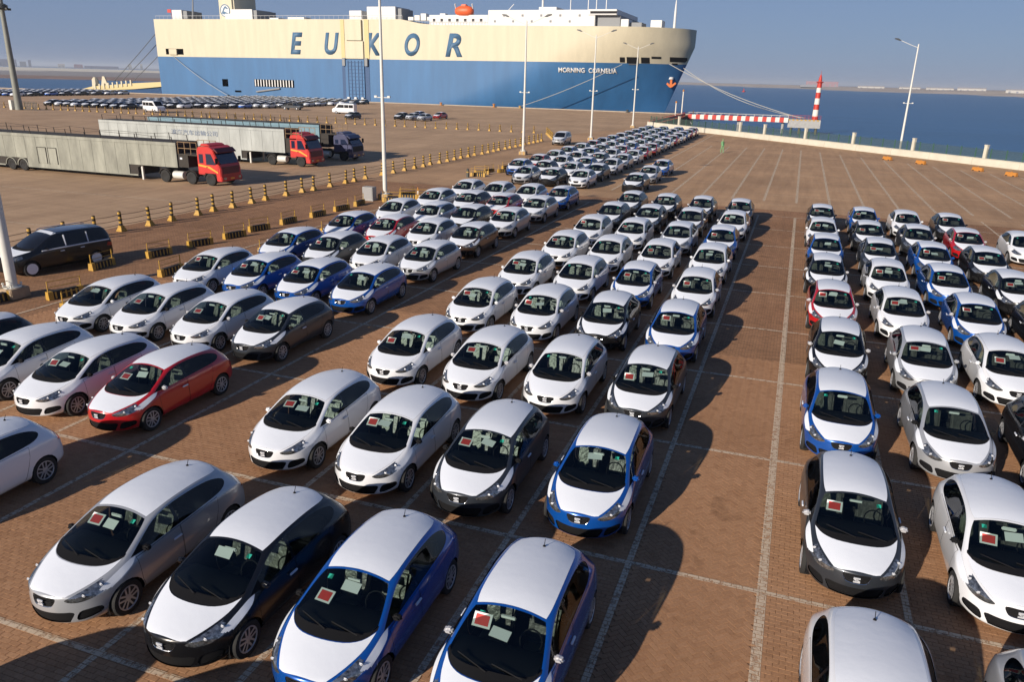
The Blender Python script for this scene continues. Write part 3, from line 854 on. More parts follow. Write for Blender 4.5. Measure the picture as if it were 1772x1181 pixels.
def mpv_car(name, label, cat, colour, loc, rotz, lod=0, bits=True):
    P = [([(1.58, 1.09), (1.78, 1.30), (2.06, 1.52), (2.30, 1.60), (2.52, 1.60), (2.52, 1.12)], 'front_window'),
         ([(2.64, 1.125), (2.64, 1.61), (3.56, 1.61), (3.56, 1.145)], 'rear_window'), ([(3.68, 1.15), (3.68, 1.60), (4.34, 1.56), (4.55, 1.18)], 'quarter_window')]
    V = dict(sy=1.12, opaque=True, doors=False, reargl=False, aerial=False, fender=False, axles=(.98, 3.90, .335), mirror=(.97, 1.72, 1.12), track=.82, sx=1.06,
             panes=[(p, [], [(n, M_GLOSSBLK)]) for p, n in P], handle=[(.955, 2.38, .93), (.955, 3.30, .95)],
             ws=_sym([(0, 1.08), (.4, 1.12), (.70, 1.27, 1), (.68, 1.65), (.64, 2.02, 1), (0, 2.06)]), cowl=_sym([(0, .91), (.5, .98), (.79, 1.2, 1), (.74, 1.3, 1), (0, 1.2)]),
             hood=_sym([(0, .13), (.42, .22, 1), (.62, .5), (.775, 1.12, 1), (.5, .955), (0, .88)]),
             roof=[(-.62, 2.13), (.62, 2.13), (.64, 2.36), (-.64, 2.36)],
             extra=[([(-.58, 2.42), (.58, 2.42), (.58, 3.95), (-.58, 3.95)], 'roof_glass', M_ROOFGLASS)] if bits else [([(-.62, 2.42), (.62, 2.42), (.62, 4.4), (-.62, 4.4)], 'roof_film', M_FILM)],
             lamp=spline([(.42, .765), (.56, .84), (.68, .905), (.80, .935, 1), (.87, .87), (.80, .77), (.60, .71)], 3), grille=_sym([(0, .80), (.3, .79, 1), (.32, .70, 1), (0, .68)]))
    c = build_car(MPV, lod, name, V)
    c.location = loc; c.rotation_euler = (0, 0, rotz); c['label'] = label; c['category'] = cat
    paint_car(c, colour, PAINT[colour])
    return c
M_ROOFGLASS = mat('dark_roof_glass', (.02, .014, .014), .2, 0, 1)
mpv = mpv_car('people_carrier', 'black people carrier with white film on bonnet and wheels, on the lane behind the barriers', 'people carrier', 'black', (-32.0, 23.35, 0), -.22)
for w in [o for o in mpv.children if o.name.startswith('wheel') and not o.name.startswith('wheel_h')]:
    s = 1 if w.location.x > 0 else -1
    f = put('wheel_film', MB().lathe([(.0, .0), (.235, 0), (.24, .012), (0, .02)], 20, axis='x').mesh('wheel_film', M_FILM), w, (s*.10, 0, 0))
    if s < 0: f.rotation_euler = (0, 0, math.pi)
for s in (1, -1):      # pale film strips along the waist and on the pillars, rails on the roof
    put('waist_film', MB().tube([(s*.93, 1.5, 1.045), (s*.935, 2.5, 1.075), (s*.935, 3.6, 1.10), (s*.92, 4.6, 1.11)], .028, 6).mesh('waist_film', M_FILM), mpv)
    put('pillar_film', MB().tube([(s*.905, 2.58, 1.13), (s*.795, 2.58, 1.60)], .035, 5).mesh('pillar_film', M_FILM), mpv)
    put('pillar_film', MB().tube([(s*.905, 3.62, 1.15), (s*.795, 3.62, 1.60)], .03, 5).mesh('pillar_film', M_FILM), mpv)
    put('roof_rail', MB().tube([(s*.68, 2.2, 1.70), (s*.68, 2.35, 1.755), (s*.68, 4.2, 1.755), (s*.66, 4.4, 1.70)], .018, 6).mesh('roof_rail', M_CHROME, True), mpv)
suv = mpv_car('off_road_car', 'silver off-road car alone on the lane by the end of the post fence', 'off-road car', 'silver', (-31.3, 105.3, 0), .03, 1, False)

def slab_vehicle(name, label, cat, prof, W, wheels, paint, panes, loc, rotz, group=None, extra=None):
    """van or pickup from its side outline; x forward"""
    t = thing(name, label, cat, loc, rotz, group)
    put('body', MB().prism(prof, -W/2, W/2, 'y').mesh('body', paint, True, bevel=.07), t)
    for nm, poly in panes:
        for s in (-1, 1): put(nm, MB().prism(poly, s*(W/2-.02), s*(W/2+.012), 'y').mesh(nm, M_GLOSSBLK), t)
    ty, ri = wheel_meshes(.33, .22, 14)
    for x in wheels:
        for s in (-1, 1):
            w = put('wheel', ty, t, (x, s*(W/2-.08), .33)); w.rotation_euler = (0, 0, s*math.pi/2)
            put('rim', ri, w)
    fx = max(p[0] for p in prof)
    for s in (-1, 1): put('headlight', MB().box(fx-.08, fx+.012, s*W*.36-.15, s*W*.36+.15, .72, .9).mesh('headlight', M_LAMP), t)
    return t
VAN = [(-2.6, .35), (-2.6, 2.15), (-2.45, 2.3), (1.25, 2.3), (1.95, 1.35), (2.55, 1.15), (2.65, .9), (2.65, .35)]
VP = [('side_window', [(-2.4, 1.35), (-2.4, 2.0), (-1.4, 2.0), (-1.4, 1.35)]), ('side_window', [(-1.3, 1.35), (-1.3, 2.0), (-.3, 2.0), (-.3, 1.35)]), ('front_window', [(-.2, 1.35), (-.2, 2.0), (1.05, 2.0), (1.62, 1.35)])]
def van(label, loc, rz):
    v = slab_vehicle('minibus', label, 'minibus', VAN, 1.9, (-1.6, 1.65), PAINT['white'], VP, loc, rz, 'white minibuses on the quay')
    put('windscreen', MB().prism([(1.28, 2.24), (1.97, 1.37), (2.0, 1.39), (1.31, 2.27)], -.8, .8, 'y').mesh('windscreen', M_GLOSSBLK), v)
    return v
van('white minibus facing right in front of the blue far cars, left of the trucks', (-128.2, 134.0, 0), -.25)
van('white minibus facing left on the open quay beside a dark car', (-97.6, 159, 0), math.pi+.15)
PICK = [(-2.5, .45), (-2.5, .95), (-.75, 1.0), (-.7, 1.65), (-.5, 1.72), (.45, 1.7), (1.1, 1.08), (2.4, .95), (2.5, .8), (2.5, .45)]
slab_vehicle('pickup_truck', 'dark pickup truck with pale cab, alone before the far car rows', 'pickup', PICK, 1.75, (-1.55, 1.6), PAINT['dark grey'],
             [('side_window', [(-.55, 1.08), (-.5, 1.6), (.42, 1.6), (.85, 1.12)])], (-116.4, 166, 0), math.pi+.1)
for cde, x, y, lb in (('G', -85.8, 140.2, 'dark hatchback just in front of the white minibus on the quay'),
                      ('K', -77.6, 145.6, 'black hatchback, left end of the five cars on the open quay'),
                      ('S', -74.9, 145.4, 'silver hatchback in the middle of the five cars on open quay'),
                      ('S', -71.9, 144.6, 'silver hatchback, right end of the front row of five cars'),
                      ('B', -77.6, 153.4, 'pale blue hatchback behind the others on the open quay'),
                      ('R', -72.6, 153.6, 'dark red hatchback, rear right of the five cars on the quay')):
    c = clone(HB1, (x, y, 0), -.1, lb, 'loose cars on the open quay'); paint_car(c, CODE[cde])

# small cars of the far lot: one light mesh in a few colours
def small_car_mesh():
    me = cage_mesh(HATCH, 1)
    me.materials.append(PAINT['white'])
    for m in (M_GLOSSBLK, M_FILM, M_RUBBER): me.materials.append(m)
    for p in me.polygons:
        c, n = p.center, p.normal
        if c.z > .93 and n.z < .62 and abs(n.x) > .35: p.material_index = 1
        elif .78 < c.y < 1.85 and c.z > .95: p.material_index = 1
        elif n.z > .6 and c.z > .7: p.material_index = 2
        elif c.z < .3: p.material_index = 3
    bm = bmesh.new(); bm.from_mesh(me)
    for y in (.91, 3.49):
        for s in (1, -1):
            w = MB().lathe([(.0, -.1), (.31, -.1), (.31, .1), (0, .1)], 8, (s*.80, y, .31), 'x')
            tmp = bpy.data.meshes.new('t'); w.bm.to_mesh(tmp); w.bm.free()
            n0 = len(bm.faces); bm.from_mesh(tmp); bm.faces.ensure_lookup_table()
            for f in bm.faces[n0:]: f.material_index = 3
            bpy.data.meshes.remove(tmp)
    bm.to_mesh(me); bm.free(); me.name = 'far_car'; smooth_mesh(me, 40)
    return me
FARCAR = small_car_mesh()
RF = random.Random(9)
def far_lot(xs, ys, rot, skip, where, group):
    for x in xs:
        for y in ys:
            if skip(x, y): continue
            cde = RF.choice('KKGGBBSSWKG')
            nm = CODE[cde]
            o = thing('far_car', '%s hatchback with pale bonnet in %s' % (nm, where), 'car', (x+RF.uniform(-.15, .15), y+RF.uniform(-.3, .3), 0), rot+RF.uniform(-.02, .02), '%s %s' % (nm, group), FARCAR)
            slot_obj(o, PAINT[nm])
far_lot([-125-2.75*i for i in range(15)], [138+5.7*j for j in range(14)], 0, lambda x, y: y > 138+ (x+176)*1.9 + 40 and False or (x > -121-(208-y)*.29+2 and False) or x > -124 - max(0, 165-y)*.62, 'the packed lot before the hull of the ship', 'cars in the packed lot before the ship')
far_lot([-217-2.9*i for i in range(9)], [172+5.7*j for j in range(8)], 0, lambda x, y: y < 172+(x+245)*.0, 'the packed lot at the water by the ramp', 'cars in the packed lot by the ramp')
for o in (HB0, HB1):     # the patterns themselves stand in the unseen part of the yard behind the camera
    for ch in list(o.children_recursive): bpy.data.objects.remove(ch)
    bpy.data.objects.remove(o)
# ---------------------------------------------------------------- posts, chains, barriers, lamps
M_YEL = mat('yellow_paint', (.50, .29, .04), .6, noise=.7, nscale=6, dark=.6)
M_BLK = mat('black_rubber', (.02, .018, .016), .8)
M_STEEL = mat('painted_steel', (.62, .62, .58), .5, noise=.4, nscale=2, dark=.75)
M_DARKSTEEL = mat('dark_steel', (.05, .055, .05), .6)
M_CHAIN = mat('rusty_chain', (.10, .065, .04), .8)
M_CONC = mat('grey_concrete', (.36, .36, .35), .9, noise=.6, nscale=1.5)
M_WALL = mat('whitewashed_concrete', (.56, .53, .44), .9, noise=.7, nscale=.8, dark=.8)
def post_proto(h=.98):
    t = thing('fence_post', 'x', 'post')
    b = MB()
    for r0, r1, z0, z1 in ((.21, .20, 0, .07), (.17, .15, .07, .16), (.13, .115, .16, .27)):
        b.lathe([(r0*1.2, z0), (r1*1.2, z1)], 4)
    for v in b.bm.verts: v.co = Matrix.Rotation(math.pi/4, 3, 'Z') @ v.co
    put('base', b.mesh('base', M_YEL), t)
    prof, mi = [(.085, .26)], []
    z = .27
    for k in range(6):
        z1 = z+.112; prof += [(.085, z), (.085, z1)]; mi += [0, (k+1) % 2]; z = z1
    prof += [(.07, z+.03), (.0, z+.05)]; mi += [1, 1, 1]
    put('shaft', MB().lathe(prof, 10, mi=mi).mesh('shaft', [M_YEL, M_BLK], True), t)
    return t
POST = post_proto(); POST.scale = (1.15, 1.15, 1.15)
RP = random.Random(4)
def fence(pts, label, group, strands, clabel, cgroup, r=.013):
    prev = None
    for x, y in pts:
        pc = clone(POST, (x, y, 0), RP.uniform(-.2, .2), label, group); pc.rotation_euler[0] = RP.uniform(-.035, .035); pc.rotation_euler[1] = RP.uniform(-.035, .035)
        if prev:
            a, b = Vector((*prev, 0)), Vector((x, y, 0)); mid = (a+b)/2
            c = thing('barrier_chain', clabel, 'chain', mid, 0, cgroup)
            for z in strands:
                pts_ = [(a-mid)*(1-2*k/4) + Vector((0, 0, z-.05*(1-(1-2*k/4)**2))) for k in range(5)]
                put('strand', MB().tube(pts_, r, 4).mesh('strand', M_CHAIN), c)
        prev = (x, y)
ys = [24.0, 25.9, 27.9, 29.9, 31.9, 33.6, 35.6, 37.4, 39.7, 41.3, 43.1, 45.2, 46.8, 49.3, 51.3, 52.6, 55.0, 57.4, 58.8, 60.9, 63.9, 65.9, 68.1] + [70.2+1.98*k for k in range(22)]
fence([(-35.5+RP.uniform(-.12, .12), y) for y in ys], 'yellow and black banded post in the long chain fence between lane and trucks', 'posts of the long chain fence',
      (.40, .67, .95), 'dark chain strands between two posts of the long fence by the lane', 'chains of the long fence')
fence([(-166+2.0*k, 126.6+.9*k/62+RP.uniform(-.15, .15)) for k in range(63)], 'yellow and black post in the far chain fence behind the trucks', 'posts of the far chain fence',
      (.45, .8), 'chain strands between two posts of the far fence behind the trucks', 'chains of the far fence')
fence([(-34.9-.75*k, 115+1.9*k) for k in range(7)], 'yellow and black post where the long fence bends away at its far end', 'posts at the fence bend',
      (.45, .8), 'chain strands at the bend in the far end of the long fence', 'chains at the fence bend')

def barrier_proto():
    t = thing('kerb_barrier', 'x', 'barrier')
    for k in range(7):
        x = -.62+k*.205
        b = MB().prism([(-.13, 0), (.13, 0), (.10, .33), (-.10, .33)], x-.10, x+.10, 'x')
        put('block', b.mesh('block', M_YEL if k in (0, 6) or k % 2 == 0 and False else M_BLK), t)
        if 0 < k < 6: put('stripe', MB().prism([(-.131, .03), (-.137, .03), (-.112, .30), (-.106, .30)], x-.045, x+.02, 'x').mesh('stripe', M_YEL), t)
    f = MB()
    for x in (-.66, .66): f.tube([(x, 0, .0), (x, 0, .74)], .022, 6)
    for z in (.50, .72): f.tube([(-.66, 0, z), (.66, 0, z)], .014, 5)
    put('rail_frame', f.mesh('rail_frame', M_YEL), t)
    return t
BAR = barrier_proto()
def bar(x0, y0, x1, y1, label):
    """a barrier from its two ends"""
    a = math.atan2(y1-y0, x1-x0)
    return clone(BAR, ((x0+x1)/2, (y0+y1)/2, 0), a, label, 'striped kerb barriers along the lane')
BARS = [(-28.6, 20.6, 'left of the foot of the near lamp post'), (-27.0, 22.3, 'in front of the black people carrier\'s front wheel'), (-29.6, 26.6, 'beside the rear wheel of the black people carrier'),
        (-29.1, 29.6, 'first one past the people carrier, on the lane side'), (-26.0, 27.0, 'right behind the second row of white cars'), (-25.3, 21.4, 'between the near lamp post and the white cars'),
        (-29.0, 32.4, 'third one past the people carrier along the lane'), (-28.8, 34.9, 'fourth one past the people carrier along the lane'), (-28.9, 37.2, 'level with the first blue car of the left block'),
        (-28.8, 39.9, 'level with the blue cars at the lane edge'), (-28.6, 42.8, 'sixth one past the people carrier'), (-28.5, 45.5, 'two before the grey cabinet'),
        (-28.6, 48.0, 'just before the grey cabinet'), (-24.9, 32.7, 'behind the white car at the lane edge of the third row'), (-24.9, 38.5, 'behind the blue car at the lane edge of the fourth row')]
for x, y, w in BARS:
    lane = x < -26.5
    q = RP.uniform(-.07, .22); bar(x-q, y-.65, x+q, y+.65, 'striped barrier with rail, %s' % w)
for k, (x, y, a, w) in enumerate([(-26.9, 52.2, .3, 'right of the lamp post by the cone'), (-27.6, 53.4, 1.2, 'behind the lamp post by the grey cabinet'), (-27.2, 50.2, .2, 'at the foot of the lamp post by the grey cabinet'), (-25.5, 52.6, .4, 'right of the traffic cone'),
                                  (-27.6, 67.6, .1, 'front one of the heap before the far block'), (-28.0, 69.5, .2, 'second one of the heap before the far block'), (-27.9, 71.2, 1.3, 'rear one of the heap before the far block'),
                                  (-26.6, 71.9, .9, 'between the heap and the blue car of the far block'), (-27.5, 75.0, 1.3, 'first past the heap by the far block'), (-27.4, 78.0, 1.4, 'second past the heap by the far block'), (-27.3, 81.0, 1.45, 'third past the heap by the far block')]):
    c, s = math.cos(a)*.65, math.sin(a)*.65
    bar(x-c, y-s, x+c, y+s, 'striped barrier with rail, %s' % w)
for o in (POST, BAR):
    for ch in list(o.children_recursive): bpy.data.objects.remove(ch)
    bpy.data.objects.remove(o)
cab = thing('grey_cabinet', 'grey steel cabinet standing left of the middle lamp post', 'cabinet', (-29.1, 50.3, 0))
put('body', MB().box(-.42, .42, -.3, .3, .06, .98).mesh('body', M_CONC, bevel=.02), cab)
put('door', MB().box(-.36, .36, -.315, -.298, .14, .90).mesh('door', mat('cabinet_door', (.25, .25, .25), .6)), cab)
put('plinth', MB().box(-.46, .46, -.34, .34, 0, .06).mesh('plinth', M_CONC), cab)
M_ORANGE = mat('orange_plastic', (.50, .20, .03), .6, noise=.6, nscale=5)
cone = thing('traffic_cone', 'orange traffic cone by the barriers right of the middle lamp post', 'cone', (-26.3, 52.6, 0))
put('foot', MB().box(-.2, .2, -.2, .2, 0, .05).mesh('foot', M_ORANGE, bevel=.01), cone)
put('cone_body', MB().lathe([(.15, .05), (.10, .35), (.10, .36), (.07, .58), (.07, .59), (.03, .86), (.0, .87)], 12, mi=[0, 0, 1, 1, 0, 0]).mesh('cone_body', [M_ORANGE, M_FILM], True), cone)
bol = thing('short_bollard', 'short dark bollard before the heap of barriers at the cross lane', 'bollard', (-28.2, 66.6, 0))
put('column', MB().lathe([(.16, 0), (.13, .1), (.12, .7), (.05, .78), (0, .79)], 10).mesh('column', M_DARKSTEEL, True), bol)
put('collar', MB().lathe([(.135, .42), (.135, .52)], 10).mesh('collar', M_YEL, True), bol)

def lamp_post(x, y, h, label, heads=(-1, 1), r=.155):
    t = thing('lamp_post', label, 'lamp post', (x, y, 0), 0, 'white lamp posts of the yard')
    b = MB().box(-.42, .42, -.42, .42, 0, .42)
    put('footing', b.mesh('footing', mat('footing_concrete', (.40, .30, .20), .9, noise=.6, nscale=4) if 'footing_concrete' not in bpy.data.materials else bpy.data.materials['footing_concrete'], bevel=.03), t)
    for k in range(4):
        sx, sy = (-1, 1, 1, -1)[k], (-1, -1, 1, 1)[k]
        put('stripe', MB().prism([(-.07, .02), (.05, .02), (.05, .40), (-.07, .40)], -.424 if sy < 0 else .421, -.421 if sy < 0 else .424, 'y').mesh('stripe', M_YEL), t, (sx*.25, 0, 0))
        bo = MB().tube([(sx*.22, sy*.22, .44), (sx*.22, sy*.22, .62)], .03, 6).tube([(sx*.22, sy*.22, .56), (sx*.22, sy*.22, .60)], .05, 6)
        put('anchor_bolt', bo.mesh('anchor_bolt', M_STEEL), t)
    put('flange', MB().lathe([(.34, .42), (.34, .455)], 16).mesh('flange', M_STEEL), t)
    put('column', MB().lathe([(r, .45), (r, 1.2), (r*.55, h-.6), (r*.5, h-.1), (0, h)], 14).mesh('column', M_STEEL, True), t)
    ar = MB(); 
    put('camera_arm', MB().tube([(-.55, 0, h*.475), (.55, 0, h*.475)], .03, 6).box(-.62, -.42, -.07, .07, h*.475-.02, h*.475+.12).box(.42, .62, -.07, .07, h*.475-.02, h*.475+.12).mesh('camera_arm', M_STEEL), t)
    for s in heads:
        a = put('arm', MB().tube([(0, 0, h-.5), (s*.7, 0, h-.25), (s*1.6, 0, h+.12), (s*2.3, 0, h+.42)], .035, 6).mesh('arm', M_STEEL), t)
        hd = MB().prism([(2.1, h+.36), (2.35, h+.33), (3.0, h+.55), (2.95, h+.66), (2.5, h+.62)], -.16, .16, 'y')
        for v in hd.bm.verts: v.co.x *= s
        put('lamp_head', hd.mesh('lamp_head', mat('lamp_head_dark', (.04, .045, .05), .4) if 'lamp_head_dark' not in bpy.data.materials else bpy.data.materials['lamp_head_dark'], True, bevel=.04), a)
    return t
lamp_post(-28.7, 21.4, 15.2, 'thick white lamp post by the black people carrier, at the left edge', r=.2)
lamp_post(-28.3, 51.2, 15.2, 'white lamp post next to the grey cabinet, its head out of the picture')
lamp_post(-31.0, 90.2, 15.0, 'white double lamp post nearest the off-road car and far block')
lamp_post(-29.7, 117.8, 15.0, 'white double lamp post in front of the ship name')
lamp_post(-30.9, 155.3, 14.9, 'white double lamp post nearest the ship bow')
lamp_post(13.0, 119.4, 14.2, 'white lamp post with one head, alone by the sea wall', (-1,))

mast = thing('high_mast', 'tall grey floodlight mast by the far fence at the left edge', 'mast', (-151.9, 122, 0))
M_MAST = mat('galvanised_grey', (.22, .23, .20), .6, noise=.5, nscale=.6)
put('column', MB().lathe([(.75, 0), (.62, 4), (.42, 20), (.36, 26)], 14).mesh('column', M_MAST, True), mast)
put('lamp_ring', MB().lathe([(.6, 19.2), (1.1, 19.3), (1.1, 19.9), (.6, 20.2)], 14).mesh('lamp_ring', M_DARKSTEEL, True), mast)
for k in range(6):
    a = k*math.pi/3
    put('floodlight', MB().box(-.3, .3, -.2, .2, 19.0, 19.4).mesh('floodlight', M_DARKSTEEL), mast, (1.25*math.cos(a), 1.25*math.sin(a), 0))
put('control_box', MB().box(-1.6, -.9, -.9, -.2, 0, 1.9).mesh('control_box', M_STEEL, bevel=.03), mast)
rack = thing('steel_rack', 'dark steel rack of rods at the foot of the floodlight mast', 'rack', (-149.2, 122.4, 0))
for k in range(9):
    put('rod', MB().tube([(k*.42-1.6, 0, 0), (k*.42-1.75, .2, 1.7-.05*(k % 3))], .05, 5).mesh('rod', M_DARKSTEEL), rack)
for z in (.7, 1.4): put('rail', MB().tube([(-1.8, 0, z), (1.9, 0, z)], .04, 5).mesh('rail', M_DARKSTEEL), rack)

# ---------------------------------------------------------------- sea wall with pillars and netting
wd = Vector((WB[0]-WA[0], WB[1]-WA[1], 0)); wl = wd.length; wdir = wd.normalized(); wang = math.atan2(wdir.y, wdir.x)
sw = thing('sea_wall', 'low whitewashed sea wall with pillars and green netting along the water', 'wall', (WA[0], WA[1], 0), wang)
nseg = int(wl/6)
for k in range(nseg):
    a, b = k*wl/nseg, (k+1)*wl/nseg
    put('wall_section', MB().prism([(-.26, -.3), (.22, -.3), (.18, .80), (-.18, .80)], a, b-.02, 'x').mesh('wall_section', M_WALL, bevel=.02), sw)
put('coping', MB().box(0, wl, -.21, .21, .80, .86).mesh('coping', M_WALL), sw)
M_NET = bpy.data.materials.new('green_net'); M_NET.use_nodes = True
_n = M_NET.node_tree; _p = _n.nodes['Principled BSDF']; _p.inputs['Base Color'].default_value = (.05, .085, .075, 1); _p.inputs['Roughness'].default_value = .8; _p.inputs['Alpha'].default_value = .27
M_GREENP = mat('green_post', (.03, .09, .06), .6)
pil = [-2.4, 10.8, 28.8, 35.0, 44.3, 53.8, 64.0, 74.3, 84.5, 95, 105.5, 116]
for s in pil:
    if 0 < s < wl: put('pillar', MB().box(s-.19, s+.19, -.19, .19, .86, 2.35).box(s-.22, s+.22, -.22, .22, 2.35, 2.45).mesh('pillar', M_WALL, bevel=.015), sw)
s = 1.0
while s < wl-3:
    put('netting', MB().box(s+.03, s+1.97, .005, .02, .88, 1.95).mesh('netting', M_NET), sw)
    if all(abs(s-p) > .4 for p in pil): put('net_post', MB().tube([(s, 0, .86), (s, 0, 2.05)], .07, 6).mesh('net_post', M_GREENP), sw)
    s += 2.0
for x, y, w in ((10.8, 110.4, 'left of the four, before the single lamp post'), (14.2, 106.9, 'second from the left of the four by the sea wall'), (19.4, 101.7, 'third from the left of the four by the sea wall'), (21.9, 97.7, 'rightmost of the four by the sea wall')):
    t = thing('orange_stop_block', 'orange plastic block, %s' % w, 'barrier', (x, y, 0), wang, 'orange blocks by the sea wall')
    put('block', MB().prism([(-.26, 0), (.26, 0), (.2, .16), (.12, .42), (-.12, .42), (-.2, .16)], -.62, .62, 'x').mesh('block', M_ORANGE, True, bevel=.03), t)
    for sx in (-.4, .4): put('slot', MB().box(sx-.12, sx+.12, -.265, -.24, .02, .10).mesh('slot', M_BLK), t)
    put('lug', MB().lathe([(.06, .42), (.06, .5)], 8).mesh('lug', M_ORANGE), t)

# ---------------------------------------------------------------- pier, beacon, quay furniture
M_RW_R = mat('red_paint_marine', (.50, .035, .02), .55, noise=.5, nscale=1.5, dark=.7)
M_RW_W = mat('white_paint_marine', (.66, .64, .58), .6, noise=.5, nscale=1.5, dark=.8)
pier = thing('pier', 'long pier with red and white striped sides leading to the beacon', 'pier', (-28.5, 216, 0))
put('deck', MB().box(0, 25.2, 0, 2.4, -.45, -.1).mesh('deck', M_CONC), pier)
for sy in (-.04, 2.36):
    for k in range(24):
        put('side_panel', MB().box(k*1.05, k*1.05+1.03, sy, sy+.08, -.5, .62).mesh('side_panel', M_RW_R if k % 2 == 0 else M_RW_W), pier)
    rl = MB().tube([(0, sy+.04, 1.12), (25.2, sy+.04, 1.12)], .03, 5)
    for k in range(13): rl.tube([(k*2.1, sy+.04, .62), (k*2.1, sy+.04, 1.12)], .03, 5)
    put('handrail', rl.mesh('handrail', M_RW_W), pier)
for x in (1.0, 13, 24): put('pile', MB().lathe([(.35, -8), (.35, -.45)], 10).mesh('pile', M_CONC, True), pier, (x, 1.2, 0))
plat = thing('beacon_platform', 'grey concrete platform on piles under the red and white beacon', 'platform', (.6, 219, 0))
put('slab', MB().box(-3.9, 3.9, -2.6, 2.6, -1.7, .35).mesh('slab', M_CONC, bevel=.04), plat)
for k in range(8): put('edge_mark', MB().box(-3.9+k*.98, -3.9+k*.98+.5, -2.64, -2.602, .06, .36).mesh('edge_mark', M_YEL), plat)
for x in (-3, -1, 1, 3):
    for y in (-2, 2): put('pile', MB().lathe([(.3, -8), (.3, -1.7)], 8).mesh('pile', mat('mossy_pile', (.09, .09, .06), .95) if 'mossy_pile' not in bpy.data.materials else bpy.data.materials['mossy_pile'], True), plat, (x, y, 0))
rl = MB()
for x in np.linspace(-3.8, 3.8, 9): rl.tube([(x, -2.5, .35), (x, -2.5, 1.35)], .035, 5)
for z in (.85, 1.35): rl.tube([(-3.8, -2.5, z), (3.8, -2.5, z)], .03, 5)
put('railing', rl.mesh('railing', M_RW_R), plat)
bc = thing('beacon_tower', 'red and white banded harbour beacon on the end of the pier', 'beacon', (3.0, 218.6, .35))
bands = [0, .8, 2.45, 3.75, 5.2, 6.6, 7.75, 8.9]
rad_ = lambda z: .74-.022*z
for k in range(len(bands)-1):
    put('band', MB().lathe([(rad_(bands[k]), bands[k]), (rad_(bands[k+1]), bands[k+1])], 20).mesh('band', M_RW_R if k % 2 == 0 else M_RW_W, True), bc)
put('gallery', MB().lathe([(.6, 8.9), (.85, 9.05), (.85, 9.2), (.5, 9.25)], 16).mesh('gallery', M_RW_R, True), bc)
put('lantern', MB().lathe([(.42, 9.2), (.40, 9.9), (.18, 10.7), (.04, 11.0), (.03, 11.8), (0, 11.8)], 14).mesh('lantern', M_RW_R, True), bc)
qr = thing('quay_railing', 'red railing along the quay edge from sea wall to pier', 'railing', (-29.3, 164.5, 0))
for k in range(25):
    put('rail_panel', MB().box(-.04, .04, k*2.1, k*2.1+1.95, .25, .85).mesh('rail_panel', M_RW_R if k % 3 else mat('faded_red', (.36, .12, .07), .7) if 'faded_red' not in bpy.data.materials else bpy.data.materials['faded_red']), qr)
    put('post', MB().tube([(0, k*2.1, 0), (0, k*2.1, 1.15)], .05, 6).mesh('post', M_RW_R), qr)
put('top_rail', MB().tube([(0, 0, 1.12), (0, 52, 1.12)], .04, 6).mesh('top_rail', M_RW_R), qr)
for x, y, h, w in ((-30.2, 216.0, 6.3, 'taller of two slim posts on the quay corner by the pier'), (-31.6, 214.5, 3.4, 'shorter of two slim posts on the quay corner by the pier')):
    t = thing('signal_post', 'white %s' % w, 'post', (x, y, 0))
    put('column', MB().lathe([(.16, 0), (.14, h), (0, h+.02)], 10).mesh('column', M_RW_W, True), t)
    put('signal_lamp', MB().lathe([(.22, h), (.26, h+.25), (.1, h+.5), (0, h+.5)], 10).mesh('signal_lamp', M_ORANGE, True), t)
t = thing('person', 'person in dark clothes standing on the pier start', 'person', (-27.3, 217.2, -.1))
M_SKIN = mat('skin', (.45, .26, .18), .6); M_DARKCL = mat('dark_clothes', (.03, .03, .035), .9); M_GREENCL = mat('green_work_clothes', (.16, .36, .17), .85, noise=.5, nscale=8, dark=.7)
M_HAIR = mat('dark_hair', (.015, .012, .01), .8)
def body_mesh(name, m, step=.16):
    """one continuous standing figure, 1.7 m, arms bent a little"""
    V = [(0,0,.95),(0,0,1.12),(0,.01,1.30),(0,.01,1.43),(0,0,1.50),(0,-.015,1.60),(0,-.01,1.68),
         (.17,.01,1.41),(.21,.03,1.15),(.20,-.08,.93),(.20,-.13,.84), (-.17,.01,1.41),(-.22,.02,1.15),(-.21,-.06,.92),(-.21,-.10,.83),
         (.09,0,.90),(.10,-step*.5,.50),(.10,-step*.55,.09),(.10,-step*.55-.17,.035), (-.09,0,.90),(-.10,step*.5,.50),(-.10,step,.10),(-.10,step-.16,.035)]
    E = [(0,1),(1,2),(2,3),(3,4),(4,5),(5,6),(3,7),(7,8),(8,9),(9,10),(3,11),(11,12),(12,13),(13,14),(0,15),(15,16),(16,17),(17,18),(0,19),(19,20),(20,21),(21,22)]
    Rr = [.15,.14,.16,.12,.055,.095,.08,.075,.055,.042,.04,.075,.055,.042,.04,.10,.07,.05,.04,.10,.07,.05,.04]
    me = bpy.data.meshes.new(name); me.from_pydata(V, E, []); o = bpy.data.objects.new('t', me); COL.objects.link(o)
    sk = o.modifiers.new('s', 'SKIN'); ss = o.modifiers.new('u', 'SUBSURF'); ss.levels = 1
    for k, r in enumerate(Rr): me.skin_vertices[0].data[k].radius = (r, r*.8 if k < 4 else r)
    me.skin_vertices[0].data[0].use_root = True
    out = bpy.data.meshes.new_from_object(o.evaluated_get(bpy.context.evaluated_depsgraph_get()))
    bpy.data.objects.remove(o); out.name = name; out.materials.clear(); out.materials.append(m); out.materials.append(M_SKIN)
    for p in out.polygons: p.material_index = 1 if p.center.z > 1.5 or (p.center.z < .9 and abs(p.center.x) > .165) else 0
    smooth_mesh(out, 60); return out
put('body', body_mesh('body', M_DARKCL, .05), t); put('hair', MB().lathe([(.10, 1.62), (.098, 1.69), (.06, 1.745), (0, 1.75)], 12).mesh('hair', M_HAIR, True), t)
t = thing('person', 'person in pale green work clothes walking alone across the empty lot', 'person', (-9.4, 108.2, NEARZ), .8)
